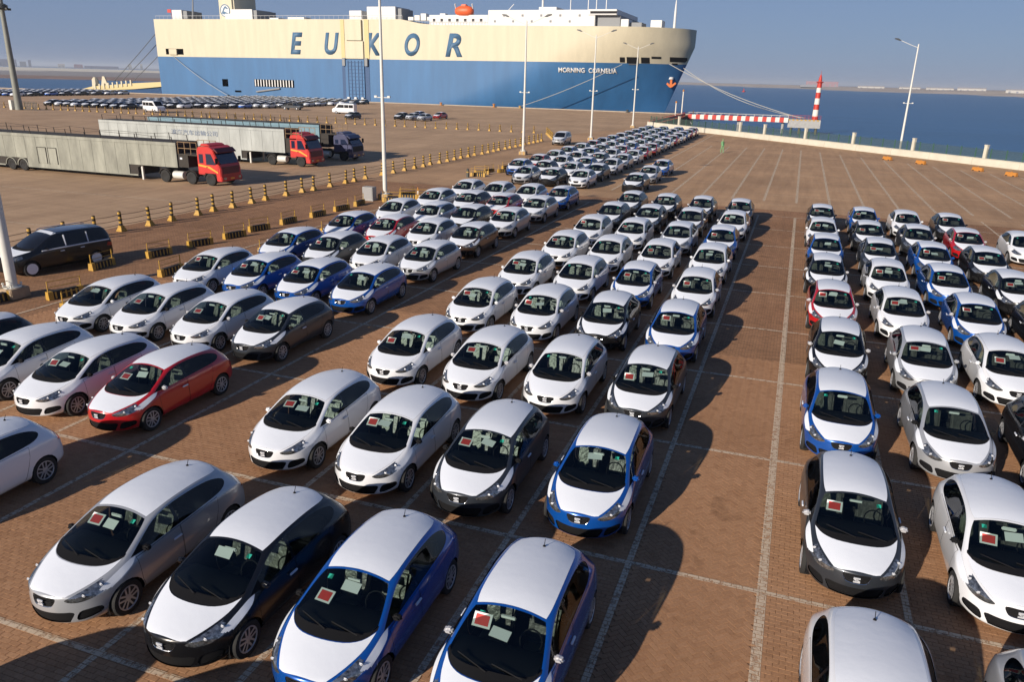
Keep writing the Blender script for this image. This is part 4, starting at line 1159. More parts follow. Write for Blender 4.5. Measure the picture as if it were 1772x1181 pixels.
put('body', body_mesh('body', M_GREENCL), t); put('cap', MB().lathe([(.108, 1.62), (.105, 1.69), (.06, 1.745), (0, 1.75)], 12).mesh('cap', M_GREENCL, True), t)
put('jacket_hem', MB().lathe([(.165, .84), (.17, .92), (.15, 1.05)], 14).mesh('jacket_hem', M_GREENCL, True), t)
def q_bollard(x, m, lab, h=.7):
    t = thing('mooring_bollard', lab, 'bollard', (x, 228.8, NEARZ))
    put('stem', MB().lathe([(.55, 0), (.5, .08), (.3, .14), (.26, h*.7)], 12).mesh('stem', m, True), t)
    put('head', MB().lathe([(.26, h*.7), (.5, h*.85), (.45, h), (0, h+.08)], 12).mesh('head', m, True), t)
q_bollard(-88.4, M_ORANGE, 'orange mooring bollard on the quay below the ship side, left of the lamp post', 1.0)
q_bollard(-106, M_ORANGE, 'small orange bollard on the quay edge right of the white lamp post', .8)
q_bollard(-80.0, M_YEL, 'yellow bollard on the quay where the bow mooring rope ends')
q_bollard(-47.4, M_DARKSTEEL, 'dark bollard on the quay below the bow')
q_bollard(-186, M_DARKSTEEL, 'dark bollard on the quay where the stern rope ends')
buoy = thing('red_buoy', 'small red buoy floating on the water left of the beacon', 'buoy', (-82, 1180, -3.2))
put('float', MB().lathe([(0, -.3), (2.2, 0), (2.4, .8), (1.2, 1.3)], 14).mesh('float', M_RW_R, True), buoy)
put('topmark', MB().lathe([(.9, 1.3), (.25, 3.2), (.7, 3.3), (.7, 4), (0, 4.4)], 10).mesh('topmark', M_RW_R, True), buoy)

# ---------------------------------------------------------------- far shore buildings
M_SHED = mat('pale_shed', (.40, .39, .37), .8); M_SHEDROOF = mat('shed_roof', (.40, .38, .37), .8); M_FARBLUE = mat('weathered_blue', (.16, .17, .24), .9); M_FARRED = mat('weathered_red', (.26, .17, .20), .9); M_FARGREY = mat('weathered_grey', (.20, .21, .24), .9)
def ray(u, v):
    d = FWD*CF + RGT*(u-886) - UPV*(v-590.5); return d
def shed(u0, u1, v, dist, h, m, label, cat='shed', nm='shed', group=None, deep=30, roof=True):
    a = ray(u0, v); b = ray(u1, v)
    A = Vector((a.x, a.y, 0)).normalized()*dist; B = Vector((b.x, b.y, 0)).normalized()*dist
    z0 = 1.5 if u0 > 900 else -.5; ln = (B-A).length; ang = math.atan2((B-A).y, (B-A).x)
    t = thing(nm, label, cat, (A.x, A.y, z0), ang, group)
    put('walls', MB().box(0, ln, 0, deep, 0, h).mesh('walls', m), t)
    if roof: put('roof', MB().prism([(-.5, h), (deep/2, h+h*.35), (deep+.5, h)], -.5, ln+.5, 'x').mesh('roof', M_SHEDROOF if m is M_SHED else m), t)
    n = max(2, int(ln/14))
    for k in range(n):
        x = (k+.5)*ln/n
        put('opening', MB().box(x-2, x+2, -.12, -.02, .3, h*.62).mesh('opening', M_FARGREY), t)
    return t
shed(1484, 1530, 153, 2450, 6, M_SHED, 'long pale shed on the far shore, nearest the beacon')
shed(1555, 1592, 156, 2300, 6, M_SHED, 'long pale shed on the far shore left of the single lamp post')
shed(1602, 1650, 157, 2200, 6, M_SHED, 'long pale shed on the far shore right of the single lamp post')
shed(1656, 1706, 158, 2150, 7, M_SHED, 'long pale shed on the far shore, second from the right edge')
shed(1740, 1795, 160, 2000, 6, M_SHED, 'long pale shed on the far shore at the right edge')
shed(1394, 1450, 149, 2700, 17, M_FARRED, 'long reddish grey block on the far shore behind the beacon', 'building', 'dock_building', roof=False)
shed(1384, 1412, 154, 2500, 7, M_FARGREY, 'low dark grey block on the far shore left of the beacon', 'building', 'dock_building', roof=False)
shed(-10, 29, 110, 5200, 36, M_FARBLUE, 'dark blue long building on the left horizon behind the mast', 'building', 'dock_building', roof=False)
shed(34, 45, 109, 5200, 26, M_FARGREY, 'grey block on the left horizon right of the mast', 'building', 'dock_building', roof=False)
shed(49, 54, 110, 5000, 34, M_FARBLUE, 'small dark tower block on the left horizon', 'building', 'tower_block', roof=False)
shed(100, 112, 113, 4800, 14, M_SHED, 'small pale building on the left horizon before the sand', 'building', 'dock_building')
shed(128, 143, 114, 4800, 18, M_FARRED, 'reddish low building on the left horizon', 'building', 'dock_building', roof=False)
shed(146, 205, 116, 4600, 12, M_FARBLUE, 'long low bluish block on the left horizon before the stern cables', 'building', 'dock_building', roof=False)
shed(222, 228, 117, 4300, 24, M_SHED, 'slim pale tower on the horizon left of the ship stern', 'building', 'tower_block', roof=False)
shed(243, 247, 118, 4300, 26, M_SHED, 'slim pale tower on the horizon nearest the ship stern', 'building', 'tower_block', roof=False)

# ---------------------------------------------------------------- car-carrier trucks
M_TRAILER = mat('grimy_trailer_steel', (.31, .315, .265), .75, noise=.95, nscale=.9, dark=.55, streak=(1.2, 1.2, .35))
M_TRAILER2 = mat('pale_trailer_steel', (.42, .445, .43), .75, noise=.9, nscale=.8, dark=.65, streak=(1.2, 1.2, .3))
M_TRAILER3 = mat('blue_trailer_steel', (.16, .27, .33), .7, noise=.7, nscale=.8, dark=.7)
M_CABRED = mat('cab_red', (.50, .014, .010), .45, 0, .3, noise=.4, nscale=2, dark=.7)
M_CABROOF = mat('cab_dark_red', (.10, .008, .012), .5)
M_CABBLUE = mat('cab_navy', (.03, .035, .10), .45, 0, .5, noise=.4, nscale=2)
M_STRIPE = mat('orange_stripe', (.75, .30, .03), .5)
M_CHASSIS = mat('dirty_chassis', (.035, .03, .026), .9)
M_TRUCKRIM = mat('dusty_rim', (.38, .35, .31), .8)
M_RUST = mat('rusty_tan_steel', (.30, .20, .11), .85, noise=.7, nscale=3)
M_CABGLASS = mat('cab_glass', (.015, .022, .05), .1, 0, .5)
def truck_wheel(parent, x, y, r=.5, w=.3):
    o = put('wheel', MB().lathe([(r*.55, 0), (r*.62, -.02), (r*.95, 0), (r, .05), (r, w-.05), (r*.95, w), (r*.55, w)], 20).mesh('wheel', M_RUBBER, True), parent, (x, y, r)); o.rotation_euler = (-math.pi/2, 0, 0)
    put('rim', MB().lathe([(r*.58, .02), (r*.55, .06), (r*.3, .10), (r*.22, .02), (0, .0)], 16).mesh('rim', M_TRUCKRIM, True), o)
    return o
def tractor(label, paint, roofm, loc, wheels, stripe=True, high=True):
    t = thing('truck_tractor', label, 'truck', loc)
    H = 3.05 if high else 2.75
    prof = [(0, .85), (0, H-.35), (.15, H-.05), (1.15, H), (1.62, H-.28), (1.68, H-.5), (2.12, 1.62), (2.2, 1.3), (2.2, .45), (1.75, .45), (1.70, .95), (.72, .95), (.62, .85)]
    cabo = put('cab', MB().prism(prof, 0, 2.45, 'y').mesh('cab', paint, True, bevel=.05), t)
    put('windscreen', MB().prism([(1.70, H-.55), (2.10, 1.72), (2.125, 1.72), (1.725, H-.53)], .16, 2.29, 'y').mesh('windscreen', M_CABGLASS), cabo)
    put('visor', MB().prism([(1.55, H-.22), (1.62, H-.12), (1.95, H-.42), (1.92, H-.48)], .1, 2.35, 'y').mesh('visor', roofm), cabo)
    put('wind_deflector', MB().prism([(.1, H), (1.1, H+.01), (.85, H+.16), (.25, H+.18)], .3, 2.15, 'y').mesh('wind_deflector', paint, True, bevel=.04), cabo)
    d = put('door', MB().prism([(.80, .98), (.80, H-.42), (1.45, H-.42), (1.98, 1.60), (2.02, .98)], -.018, -.002, 'y').mesh('door', paint), t)
    put('door_window', MB().prism([(.88, 1.66), (.88, H-.55), (1.38, H-.55), (1.78, 1.66)], -.026, -.018, 'y').mesh('door_window', M_CABGLASS), d)
    put('handle', MB().box(.86, 1.02, -.05, -.018, 1.42, 1.47).mesh('handle', M_PLASTIC), d)
    put('sleeper_window', MB().prism([(.2, 1.75), (.2, H-.6), (.6, H-.6), (.6, 1.75)], -.012, .002, 'y').mesh('sleeper_window', M_CABGLASS), cabo)
    if stripe:
        put('side_stripe', MB().prism([(.12, 1.52), (.12, 1.66), (1.2, 1.52), (1.95, 1.12), (1.95, 1.0), (1.1, 1.38)], -.032, -.019, 'y').mesh('side_stripe', M_STRIPE), t)
    put('grille', MB().box(2.19, 2.225, .25, 2.2, .95, 1.5).mesh('grille', roofm if stripe else M_BLK), cabo)
    put('bumper', MB().box(1.75, 2.28, -.02, 2.47, .38, .78).mesh('bumper', paint, True, bevel=.05), t)
    for y in (.2, 1.95): put('headlight', MB().box(2.27, 2.30, y, y+.32, .52, .70).mesh('headlight', M_LAMP, bevel=.01), t)
    put('number_plate', MB().box(2.282, 2.30, 1.0, 1.45, .5, .64).mesh('number_plate', M_STRIPE), t)
    for y, s in ((-.02, -1), (2.47, 1)):
        put('wing_mirror', MB().box(1.95, 2.05, min(y, y+s*.28), max(y, y+s*.28), 1.75, 2.2).mesh('wing_mirror', M_PLASTIC, bevel=.02), t)
    x0 = min(wheels)-.7
    put('chassis', MB().box(x0, 1.7, .75, 1.7, .6, .88).mesh('chassis', M_CHASSIS), t)
    put('fuel_tank', MB().lathe([(0, -.55), (.3, -.5), (.32, 0), (.3, .5), (0, .55)], 12, axis='x').mesh('fuel_tank', M_STEEL, True), t, (-1.15 if len(wheels) < 3 else -2.2, .35, .62))
    put('fifth_wheel', MB().box(x0, x0+1.4, .7, 1.75, .88, 1.02).mesh('fifth_wheel', M_CHASSIS), t)
    for x in wheels:
        truck_wheel(t, x, .0); truck_wheel(t, x, 2.12)
        put('mudguard', MB().prism([(x+.58*math.cos(a), .5+.58*math.sin(a)) for a in np.linspace(.2, 2.9, 9)]+[(x+.62*math.cos(a), .5+.62*math.sin(a)) for a in np.linspace(2.9, .2, 9)], .0, .32, 'y').mesh('mudguard', M_CHASSIS), t)
    return t
def trailer(label, loc, L, neck, H, m, wheels, doors=None, rail='posts', group=None, gw=2.5):
    """box car-carrier; x from its tail, near side y=0, gooseneck over the tractor at the front"""
    t = thing('car_carrier_trailer', label, 'trailer', loc)
    zb = .42; g0 = L-neck
    fr = [(0, zb), (0, H), (L, H), (L-.15, 1.25), (g0+.5, 1.22), (g0, 1.05), (g0, zb)]
    put('inner_box', MB().prism(fr, .07, gw-.07, 'y').mesh('inner_box', M_CHASSIS), t)
    n = max(8, int(L/1.25))
    for side in (0, 1):
        y0, y1 = (0., .068) if side == 0 else (gw-.068, gw)
        for k in range(n):
            a, b = k*L/n+.012, (k+1)*L/n-.012
            lo = zb if b < g0+.02 else 1.25
            arch = [x for x in wheels if a-.55 < x < b+.55]
            if arch: lo = 1.12
            put('side_panel', MB().box(a, b, y0, y1, lo, H-.26).mesh('side_panel', m), t)
        yy = y0-.012 if side == 0 else y0+.012
        put('top_beam', MB().box(0, L, yy, yy+.08, H-.25, H).mesh('top_beam', m, bevel=.015), t)
        sk = MB().box(0, min(wheels)-.7 if min(wheels) > 1.4 else .3, yy, yy+.08, zb-.06, zb+.05)
        sk.box(max(wheels)+.62, g0, yy, yy+.08, zb-.06, zb+.05)
        put('sill_beam', sk.mesh('sill_beam', m), t)
    put('upper_deck', MB().box(0, L, .07, gw-.07, H-.14, H-.06).mesh('upper_deck', M_RUST), t)
    if doors:
        for x in doors:
            dd = put('side_door', MB().box(x, x+.95, -.035, -.003, .8, 2.1).mesh('side_door', m, bevel=.01), t)
            fr_ = MB()
            for a in ((x-.03, x+.02), (x+.93, x+.98)): fr_.box(a[0], a[1], -.05, -.036, .75, 2.15)
            fr_.box(x, x+.95, -.05, -.036, 2.1, 2.15)
            put('door_frame', fr_.mesh('door_frame', M_CHASSIS), dd)
    r = random.Random(int(L*10))
    for side in (.03, gw-.03):
        x = .6
        tops = []
        while x < L-.3:
            hh = r.uniform(.42, .62)
            put('stanchion', MB().tube([(x, side, H), (x-.06, side, H+hh)], .035, 5).mesh('stanchion', M_CHASSIS), t); tops.append((x-.06, side, H+hh-.03))
            x += r.uniform(1.5, 2.3)
        if rail: put('guard_wire', MB().tube(tops, .014, 4).mesh('guard_wire', M_CHASSIS), t)
    for x in wheels:
        truck_wheel(t, x, .05, .48); truck_wheel(t, x, gw-.35, .48)
        put('wheel_arch', MB().prism([(x+.56*math.cos(a), .48+.56*math.sin(a)) for a in np.linspace(.0, math.pi, 10)]+[(x+.63*math.cos(a), .48+.63*math.sin(a)) for a in np.linspace(math.pi, 0, 10)], -.03, .3, 'y').mesh('wheel_arch', m), t)
    for s_ in (.15, gw-.3): put('landing_leg', MB().box(g0+.25, g0+.4, s_, s_+.15, .05, 1.25).mesh('landing_leg', M_STEEL), t)
    # open front deck over the cab
    fd = put('front_deck', MB().box(L, L+2.0, .1, gw-.1, H-.95, H-.84).mesh('front_deck', M_CHASSIS), t)
    put('front_bulkhead', MB().box(L+.01, L+1.0, .12, gw-.12, 1.3, H-.95).mesh('front_bulkhead', M_CHASSIS), t)
    gr = MB()
    for y in (.12, gw-.12):
        for x in (L+.1, L+.75, L+1.35, L+1.95): gr.tube([(x, y, H-.85), (x, y, H+.1)], .03, 5)
        for z in (H-.4, H+.08): gr.tube([(L+.1, y, z), (L+1.95, y, z)], .028, 5)
    put('deck_rail', gr.mesh('deck_rail', M_RUST), t)
    return t
tr1 = trailer('long grimy grey-green car carrier trailer behind the nearest red truck', (-72.0, 50.7, 0), 25.2, 4.2, 3.2, M_TRAILER, (6.8, 8.2), (10.2, 11.4))
tractor('nearest red truck tractor with orange stripe, facing right before the long fence', M_CABRED, M_CABROOF, (-44.85, 50.75, 0), (1.15, -.75, -3.4))
put('plate_mark', MB().box(25.4, 25.62, .112, .118, 1.92, 2.06).mesh('plate_mark', M_FILM), tr1)
tr2 = trailer('long pale grey car carrier trailer with blue lettering behind the second red truck', (-70.4, 65.5, 0), 23.3, 4.6, 3.5, M_TRAILER2, (3.0, 4.4))
tractor('second red truck tractor, behind and right of the nearest one', M_CABRED, M_CABROOF, (-46.6, 65.6, 0), (1.15, -2.2))
tr3 = trailer('blue-grey car carrier trailer of the dark blue truck, mostly hidden', (-70.5, 72.5, 0), 22.8, 4.2, 3.55, M_TRAILER3, (4, 5.4))
tractor('dark navy blue truck tractor standing behind the second red truck', M_CABBLUE, M_CABBLUE, (-46.1, 72.6, 0), (1.15, -2.0), False, False)
tractor('dark navy truck tractor out by the left edge, behind the people carrier', M_CABBLUE, M_CABBLUE, (-48.0, 22.5, 0), (1.15, -2.0), False, True)

# ---------------------------------------------------------------- writing
def text_mesh(txt, x0, x1, z0, z1, m, name, bold=.0, shear=0., depth=.05, fit=True):
    """upright lettering in the x-z plane, facing -y, fitted into a box"""
    c = bpy.data.curves.new(name, 'FONT'); c.body = txt; c.size = 1; c.offset = bold; c.shear = shear; c.extrude = 0; c.resolution_u = 5
    o = bpy.data.objects.new('t', c); COL.objects.link(o)
    me = bpy.data.meshes.new_from_object(o.evaluated_get(bpy.context.evaluated_depsgraph_get()))
    bpy.data.objects.remove(o); bpy.data.curves.remove(c)
    n = len(me.vertices); co = np.empty(n*3, np.float32); me.vertices.foreach_get('co', co); co = co.reshape(-1, 3)
    lo, hi = co.min(0), co.max(0)
    out = np.stack([x0+(co[:, 0]-lo[0])/(hi[0]-lo[0])*(x1-x0), np.zeros(n), z0+(co[:, 1]-lo[1])/(hi[1]-lo[1])*(z1-z0)], 1)
    me.vertices.foreach_set('co', out.astype(np.float32).reshape(-1)); me.update()
    bm = bmesh.new(); bm.from_mesh(me)
    bmesh.ops.recalc_face_normals(bm, faces=bm.faces)
    ex = bmesh.ops.extrude_face_region(bm, geom=bm.faces[:])
    for v in ex['geom']:
        if isinstance(v, bmesh.types.BMVert): v.co.y -= depth
    bmesh.ops.recalc_face_normals(bm, faces=bm.faces)
    bm.to_mesh(me); bm.free(); me.materials.clear(); me.materials.append(m); me.name = name
    return me
M_LETTERBLUE = mat('letter_blue', (.055, .13, .23), .6)
put('lettering', text_mesh('滨海汽车运输公司', 9.6, 15.4, 2.42, 2.95, mat('faded_blue_letters', (.14, .18, .26), .7), 'lettering', .01, 0, .008), tr2, (0, -.004, 0))

# ---------------------------------------------------------------- the ship
SO = Vector((-124, 232, -3.2))
ship = thing('car_carrier_ship', 'huge car carrier ship, cream above and blue below, moored along the quay', 'ship', SO)
M_BLUEHULL = mat('hull_blue', (.030, .130, .30), .55, noise=.75, nscale=.35, dark=.74, streak=(.8, .8, .12))
M_CREAM = mat('hull_cream', (.56, .51, .375), .6, noise=.7, nscale=.5, dark=.84, streak=(1, 1, .1))
M_WHITE = mat('ship_white', (.62, .62, .61), .6, noise=.3, nscale=.2, dark=.85)
M_SHIPGREY = mat('ship_grey', (.22, .23, .24), .7)
M_HULLDARK = mat('hull_opening_dark', (.008, .008, .009), .8)
M_HULLRUST = mat('rusty_opening', (.22, .12, .05), .9, noise=.8, nscale=1.5)
XA, BE = -217.5, 16.0
def lerp(a, b, t): return a+(b-a)*t
def hull_frac(z):
    t = min(1, max(0, (z+3.2)/27)); return t
def hull_xs(z): return lerp(-122, -57, hull_frac(z)**.75)
def hull_xt(z): t = hull_frac(z); return lerp(-41.0, -32.5, min(1, t*1.25)) 
def hull_b(x, z):
    xs, xt = hull_xs(z), hull_xt(z)
    if x <= xs: return BE
    if x >= xt: return 0
    t = hull_frac(z); p = lerp(1.75, 2.3, t); q = lerp(.95, .5, t)
    return BE*(1-((x-xs)/(xt-xs))**p)**q
def sheer(x, z, top):          # the lines of the paint edge rise a little towards the bow
    return z
def top_z(x):
    if x < -118.5: return 25.0
    if x < -112.5: return 25.0 - 1.6*((x+118.5)/6)**.6
    return 23.4 - .35*(x+112.5)/80
def split_z(x): return 12.75+.75*(x-XA)/187
def hull_shell(name, zlo, zhi, mats, nz, parent):
    """zlo, zhi: functions of x for the lower and upper edge of the band"""
    us = list(np.linspace(0, 1, 26)[:-1]) + [1+1-(1-s)**2.2 for s in np.linspace(0, 1, 34)]
    # u in 0..1 parallel part, 1..2 taper
    xsteps = sorted(set(us))
    bm = bmesh.new(); grid = {}
    for side in (-1, 1):
        for i, u in enumerate(xsteps):
            for j in range(nz+1):
                # two passes: x depends on z, z on x
                x = -150
                z = 0
                for _ in range(4):
                    z = lerp(zlo(x), zhi(x), j/nz)
                    xs, xt = hull_xs(z), hull_xt(z)
                    x = lerp(XA, xs, u) if u <= 1 else lerp(xs, xt, u-1)
                y = BE + side*hull_b(min(x, xt-1e-4), z) if u < 2 else BE
                grid[side, i, j] = bm.verts.new((x-SO.x, y, z-SO.z))
        for i in range(len(xsteps)-1):
            for j in range(nz):
                bm.faces.new((grid[side, i, j], grid[side, i+1, j], grid[side, i+1, j+1], grid[side, i, j+1]))
    for j in range(nz): bm.faces.new((grid[-1, 0, j], grid[1, 0, j], grid[1, 0, j+1], grid[-1, 0, j+1]))
    if name == 'upper_hull':
        for i in range(len(xsteps)-1): bm.faces.new((grid[-1, i, nz], grid[-1, i+1, nz], grid[1, i+1, nz], grid[1, i, nz]))
    bmesh.ops.remove_doubles(bm, verts=bm.verts, dist=.01)
    bmesh.ops.recalc_face_normals(bm, faces=bm.faces)
    me = bpy.data.meshes.new(name); bm.to_mesh(me); bm.free(); me.materials.append(mats); smooth_mesh(me, 40)
    return put(name, me, parent)
hull_shell('lower_hull', lambda x: -4.5, split_z, M_BLUEHULL, 16, ship)
upper = hull_shell('upper_hull', lambda x: split_z(x)+.004, top_z, M_CREAM, 8, ship)
def S(me, name, parent=ship): return put(name, me, parent)
def sbox(x0, x1, y0, y1, z0, z1, m, name, bevel=0, parent=ship):
    return S(MB().box(x0-SO.x, x1-SO.x, y0-SO.y, y1-SO.y, z0-SO.z, z1-SO.z).mesh(name, m, bevel=bevel), name, parent)
def hull_patch(x0, x1, z0, z1, m, name, out=.05, thick=.04):
    """a plate lying on the curved hull side"""
    bm = bmesh.new(); n = max(2, int((x1-x0)/.6)); A, B = [], []
    for i in range(n+1):
        x = lerp(x0, x1, i/n); row = []
        for z in (z0, (z0+z1)/2, z1): row.append(bm.verts.new((x-SO.x, BE-hull_b(x, z)-out, z-SO.z)))
        A.append(row)
    for i in range(n):
        for j in (0, 1): bm.faces.new((A[i][j], A[i+1][j], A[i+1][j+1], A[i][j+1]))
    bmesh.ops.solidify(bm, geom=bm.faces[:], thickness=thick)
    bmesh.ops.recalc_face_normals(bm, faces=bm.faces)
    me = bpy.data.meshes.new(name); bm.to_mesh(me); bm.free(); me.materials.append(m)
    return S(me, name)
for ch, u0, u1 in (('E', -162.0, -157.0), ('U', -148.9, -143.3), ('K', -133.6, -127.8), ('O', -119.9, -114.5), ('R', -105.9, -100.2)):
    S(text_mesh(ch, u0-SO.x, u1-SO.x, 14.25-SO.z, 21.0-SO.z, M_LETTERBLUE, 'lettering', .035, .22, .06), 'lettering').location = (0, -.005, 0)
nm = text_mesh('MORNING  CORNELIA', -69.6-SO.x, -52.8-SO.x, 10.45-SO.z, 11.85-SO.z, M_WHITE, 'lettering', .028, 0, .05)
for v in nm.vertices:      # follow the flare of the bow
    v.co.y += BE-hull_b(v.co.x+SO.x, v.co.z+SO.z)-.14
S(nm, 'lettering')
# side ramp folded up amidships
rp = sbox(-141.2, -134.3, 231.55, 231.99, .6, 12.9, M_BLUEHULL, 'side_ramp')
for k in range(5):
    x = -140.2+k*1.25
    sbox(x, x+.18, 231.40, 231.55, .8, 12.6, mat('ramp_rib_dark', (.015, .06, .16), .6) if 'ramp_rib_dark' not in bpy.data.materials else bpy.data.materials['ramp_rib_dark'], 'ramp_rib', 0, rp)
for k in range(11): sbox(-140.4, -134.6, 231.44, 231.55, 1.2+k*1.08, 1.34+k*1.08, bpy.data.materials['ramp_rib_dark'], 'ramp_rung', 0, rp)
M_CREAM2 = mat('ramp_cream', (.55, .45, .22), .65)
sbox(-142.6, -141.3, 231.9, 232.0, .3, 12.7, bpy.data.materials['ramp_rib_dark'], 'ramp_recess_shade')  # dark strips stand in for the shaded recess either side of the ramp
sbox(-134.2, -132.6, 231.9, 232.0, .3, 12.7, bpy.data.materials['ramp_rib_dark'], 'ramp_recess_shade')
sbox(-142.6, -141.3, 231.85, 232.0, 13.2, 24.9, M_CREAM2, 'ramp_recess_shade')  # yellower strips paint the recess shade beside the upper leaf
sbox(-134.0, -132.4, 231.85, 232.0, 13.2, 24.9, M_CREAM2, 'ramp_recess_shade')
sbox(-141.0, -134.4, 231.5, 232.0, 13.2, 18.5, M_CREAM, 'ramp_upper_leaf', .05)
sbox(-140.6, -134.8, 231.3, 232.0, 18.7, 24.8, M_CREAM, 'ramp_housing', .05)
for x in (-141.6, -133.4): sbox(x-.5, x+.5, 231.2, 231.9, 11.0, 13.4, M_SHIPGREY, 'ramp_winch')
for x in (-140.2, -137.6, -135): sbox(x-.4, x+.4, 231.0, 231.55, .3, 1.4, M_WHITE, 'ramp_foot')
# openings in the side
hull_patch(-177.3, -161.4, 3.7, 6.05, M_HULLRUST, 'side_opening')
for k in range(14): sbox(-177.0+k*1.13, -176.62+k*1.13, 231.86, 231.95, 3.8, 6.0, M_WHITE, 'opening_frame')
S(MB().tube([(-176.5-SO.x, -.35, 2.0-SO.z), (-167-SO.x, -.35, 3.3-SO.z)], .28, 6).mesh('gangway', M_SHIPGREY), 'gangway')
hull_patch(-185.6, -183.0, 1.6, 2.2, M_WHITE, 'draught_mark'); hull_patch(-190.6, -188.2, 3.4, 5.8, M_HULLDARK, 'mooring_port')
hull_patch(-213.6, -206.0, 13.5, 15.4, M_HULLDARK, 'mooring_opening'); sbox(-212.0, -208.6, 231.5, 231.94, 13.4, 15.3, M_CREAM, 'mooring_winch', .1)
for a, b, c, d in ((-52.0, -50.6, 13.6, 15.0), (-50.1, -46.9, 13.4, 15.1), (-46.2, -43.9, 13.5, 15.1), (-43.4, -40.8, 14.8, 15.4), (-38.6, -34.2, 14.1, 15.4)):
    hull_patch(a, b, c, d, M_HULLDARK, 'mooring_opening', .06)
hull_patch(-38.0, -36.6, 13.3, 13.75, M_HULLDARK, 'fairlead', .06); hull_patch(-49.6, -46.9, 13.0, 13.35, M_SHIPGREY, 'fairlead', .12)
ax, az = -38.2, 8.4; ay = 232+BE-hull_b(ax, az)-.6
M_ANCH = mat('anchor_orange', (.50, .13, .03), .8)
an = S(MB().prism([(-1.6, -.3), (-.5, -1.3), (0, -1.5), (.5, -1.3), (1.6, -.3), (1.2, .1), (.35, -.6), (.3, 1.2), (-.3, 1.2), (-.35, -.6), (-1.2, .1)], -.25, .25, 'y').mesh('anchor', M_ANCH, bevel=.05), 'anchor')
an.location = Vector((ax, ay, az))-SO
S(MB().lathe([(.9, -.3), (.9, .3), (.4, .4)], 12).mesh('hawse_pipe', M_WHITE), 'hawse_pipe').location = Vector((ax-.3, ay+.3, az+1.2))-SO
# deck houses, funnel, boats, masts
sbox(-211.0, -206.8, 234, 242, 25, 28.1, M_WHITE, 'aft_house', .05); sbox(-206.7, -205.0, 234.5, 242, 25, 27.8, M_SHIPGREY, 'aft_house_side')
S(MB().tube([(-204-SO.x, 4, 25-SO.z), (-203.2-SO.x, 4, 31.5-SO.z)], .35, 6, .2).mesh('derrick', M_SHIPGREY), 'derrick')
fn = sbox(-197.0, -190.5, 241, 254, 25, 33.5, M_CREAM, 'funnel', .6)
ring = S(MB().lathe([(2.0, 0), (2.05, .12), (1.75, .12), (1.75, 0)], 24).mesh('funnel_emblem', M_LETTERBLUE, True), 'funnel_emblem', fn); ring.location = Vector((-194.0, 240.98, 28.4))-SO; ring.rotation_euler = (math.pi/2, 0, 0)
disc = S(MB().lathe([(1.75, 0), (1.75, .08), (0, .08)], 24).mesh('emblem_disc', M_WHITE), 'emblem_disc', fn); disc.location = Vector((-194.0, 240.97, 28.4))-SO; disc.rotation_euler = (math.pi/2, 0, 0)
arc = S(MB().prism([(-1.5, -.9), (-.5, .9), (.2, 1.5), (1.4, .6), (.6, .5), (.1, .8), (-.6, -.2), (1.3, -.9), (0, -1.4)], -.14, -.08, 'y').mesh('emblem_mark', M_LETTERBLUE), 'emblem_mark', fn); arc.location = Vector((-194.0, 240.98, 28.4))-SO
for dx in (-1.5, 0, 1.5): S(MB().lathe([(.6, 33.4-SO.z), (.55, 36.5-SO.z)], 10, (-193.8+dx-SO.x, 15, 0)).mesh('exhaust_pipe', M_SHIPGREY, True), 'exhaust_pipe')
sbox(-190.3, -187.4, 236, 246, 25, 27, M_WHITE, 'vent_house'); sbox(-187.2, -178.3, 235, 246, 25, 28.3, M_WHITE, 'vent_house', .05); sbox(-178.2, -176.8, 235.5, 246, 25, 28.0, M_SHIPGREY, 'vent_house_side')  # grey block closing the forward end of the vent house
sbox(-172.2, -168.7, 236, 240, 25, 25.7, M_WHITE, 'deck_box'); sbox(-165.0, -158.7, 236, 240, 25, 25.9, M_WHITE, 'deck_box')
sbox(-139.8, -135.4, 233, 238, 25, 27.6, M_WHITE, 'deck_box', .05); sbox(-134.0, -123.9, 234, 244, 25, 28.8, M_WHITE, 'stair_house', .05); sbox(-123.8, -122.3, 235, 243, 25, 28.3, M_SHIPGREY, 'stair_house_side')
S(MB().tube([(-131-SO.x, 5, 28.7-SO.z), (-131-SO.x, 5, 33-SO.z)], .25, 6).mesh('signal_mast', M_WHITE), 'signal_mast')
for k in range(9): sbox(-121+k*2.2, -119.2+k*2.2, 237, 239, 25, 26+.5*(k % 3), M_WHITE, 'deck_fitting')
sbox(-112.0, -92.6, 233.6, 250, 23.3, 26.3, M_WHITE, 'boat_deck_house', .05)
for k in range(7): sbox(-110.8+k*2.6, -110.0+k*2.6, 233.52, 233.6, 24.4, 25.2, M_HULLDARK, 'porthole')
rl = MB()
for k in range(24): rl.tube([(-116+k*1.0-SO.x, .6, 23.4-SO.z), (-116+k*1.0-SO.x, .6, 24.5-SO.z)], .04, 4)
rl.tube([(-116-SO.x, .6, 24.5-SO.z), (-92.8-SO.x, .6, 24.5-SO.z)], .05, 4); S(rl.mesh('deck_railing', M_WHITE), 'deck_railing')
rl = MB()
for k in range(56): rl.tube([(-217+k*1.75-SO.x, .5, 25-SO.z), (-217+k*1.75-SO.x, .5, 26.1-SO.z)], .04, 4)
rl.tube([(-217-SO.x, .5, 26.1-SO.z), (-120.8-SO.x, .5, 26.1-SO.z)], .05, 4); S(rl.mesh('deck_railing', M_WHITE), 'deck_railing')
lb = S(MB().lathe([(0, -3.0), (.9, -2.7), (1.45, -1.4), (1.5, 0), (1.5, 1.4), (1.2, 2.4), (.5, 3.0), (0, 3.1)], 14, axis='x').mesh('lifeboat', mat('lifeboat_orange', (.66, .11, .03), .5), True), 'lifeboat')
lb.location = Vector((-100.6, 234.2, 27.4))-SO
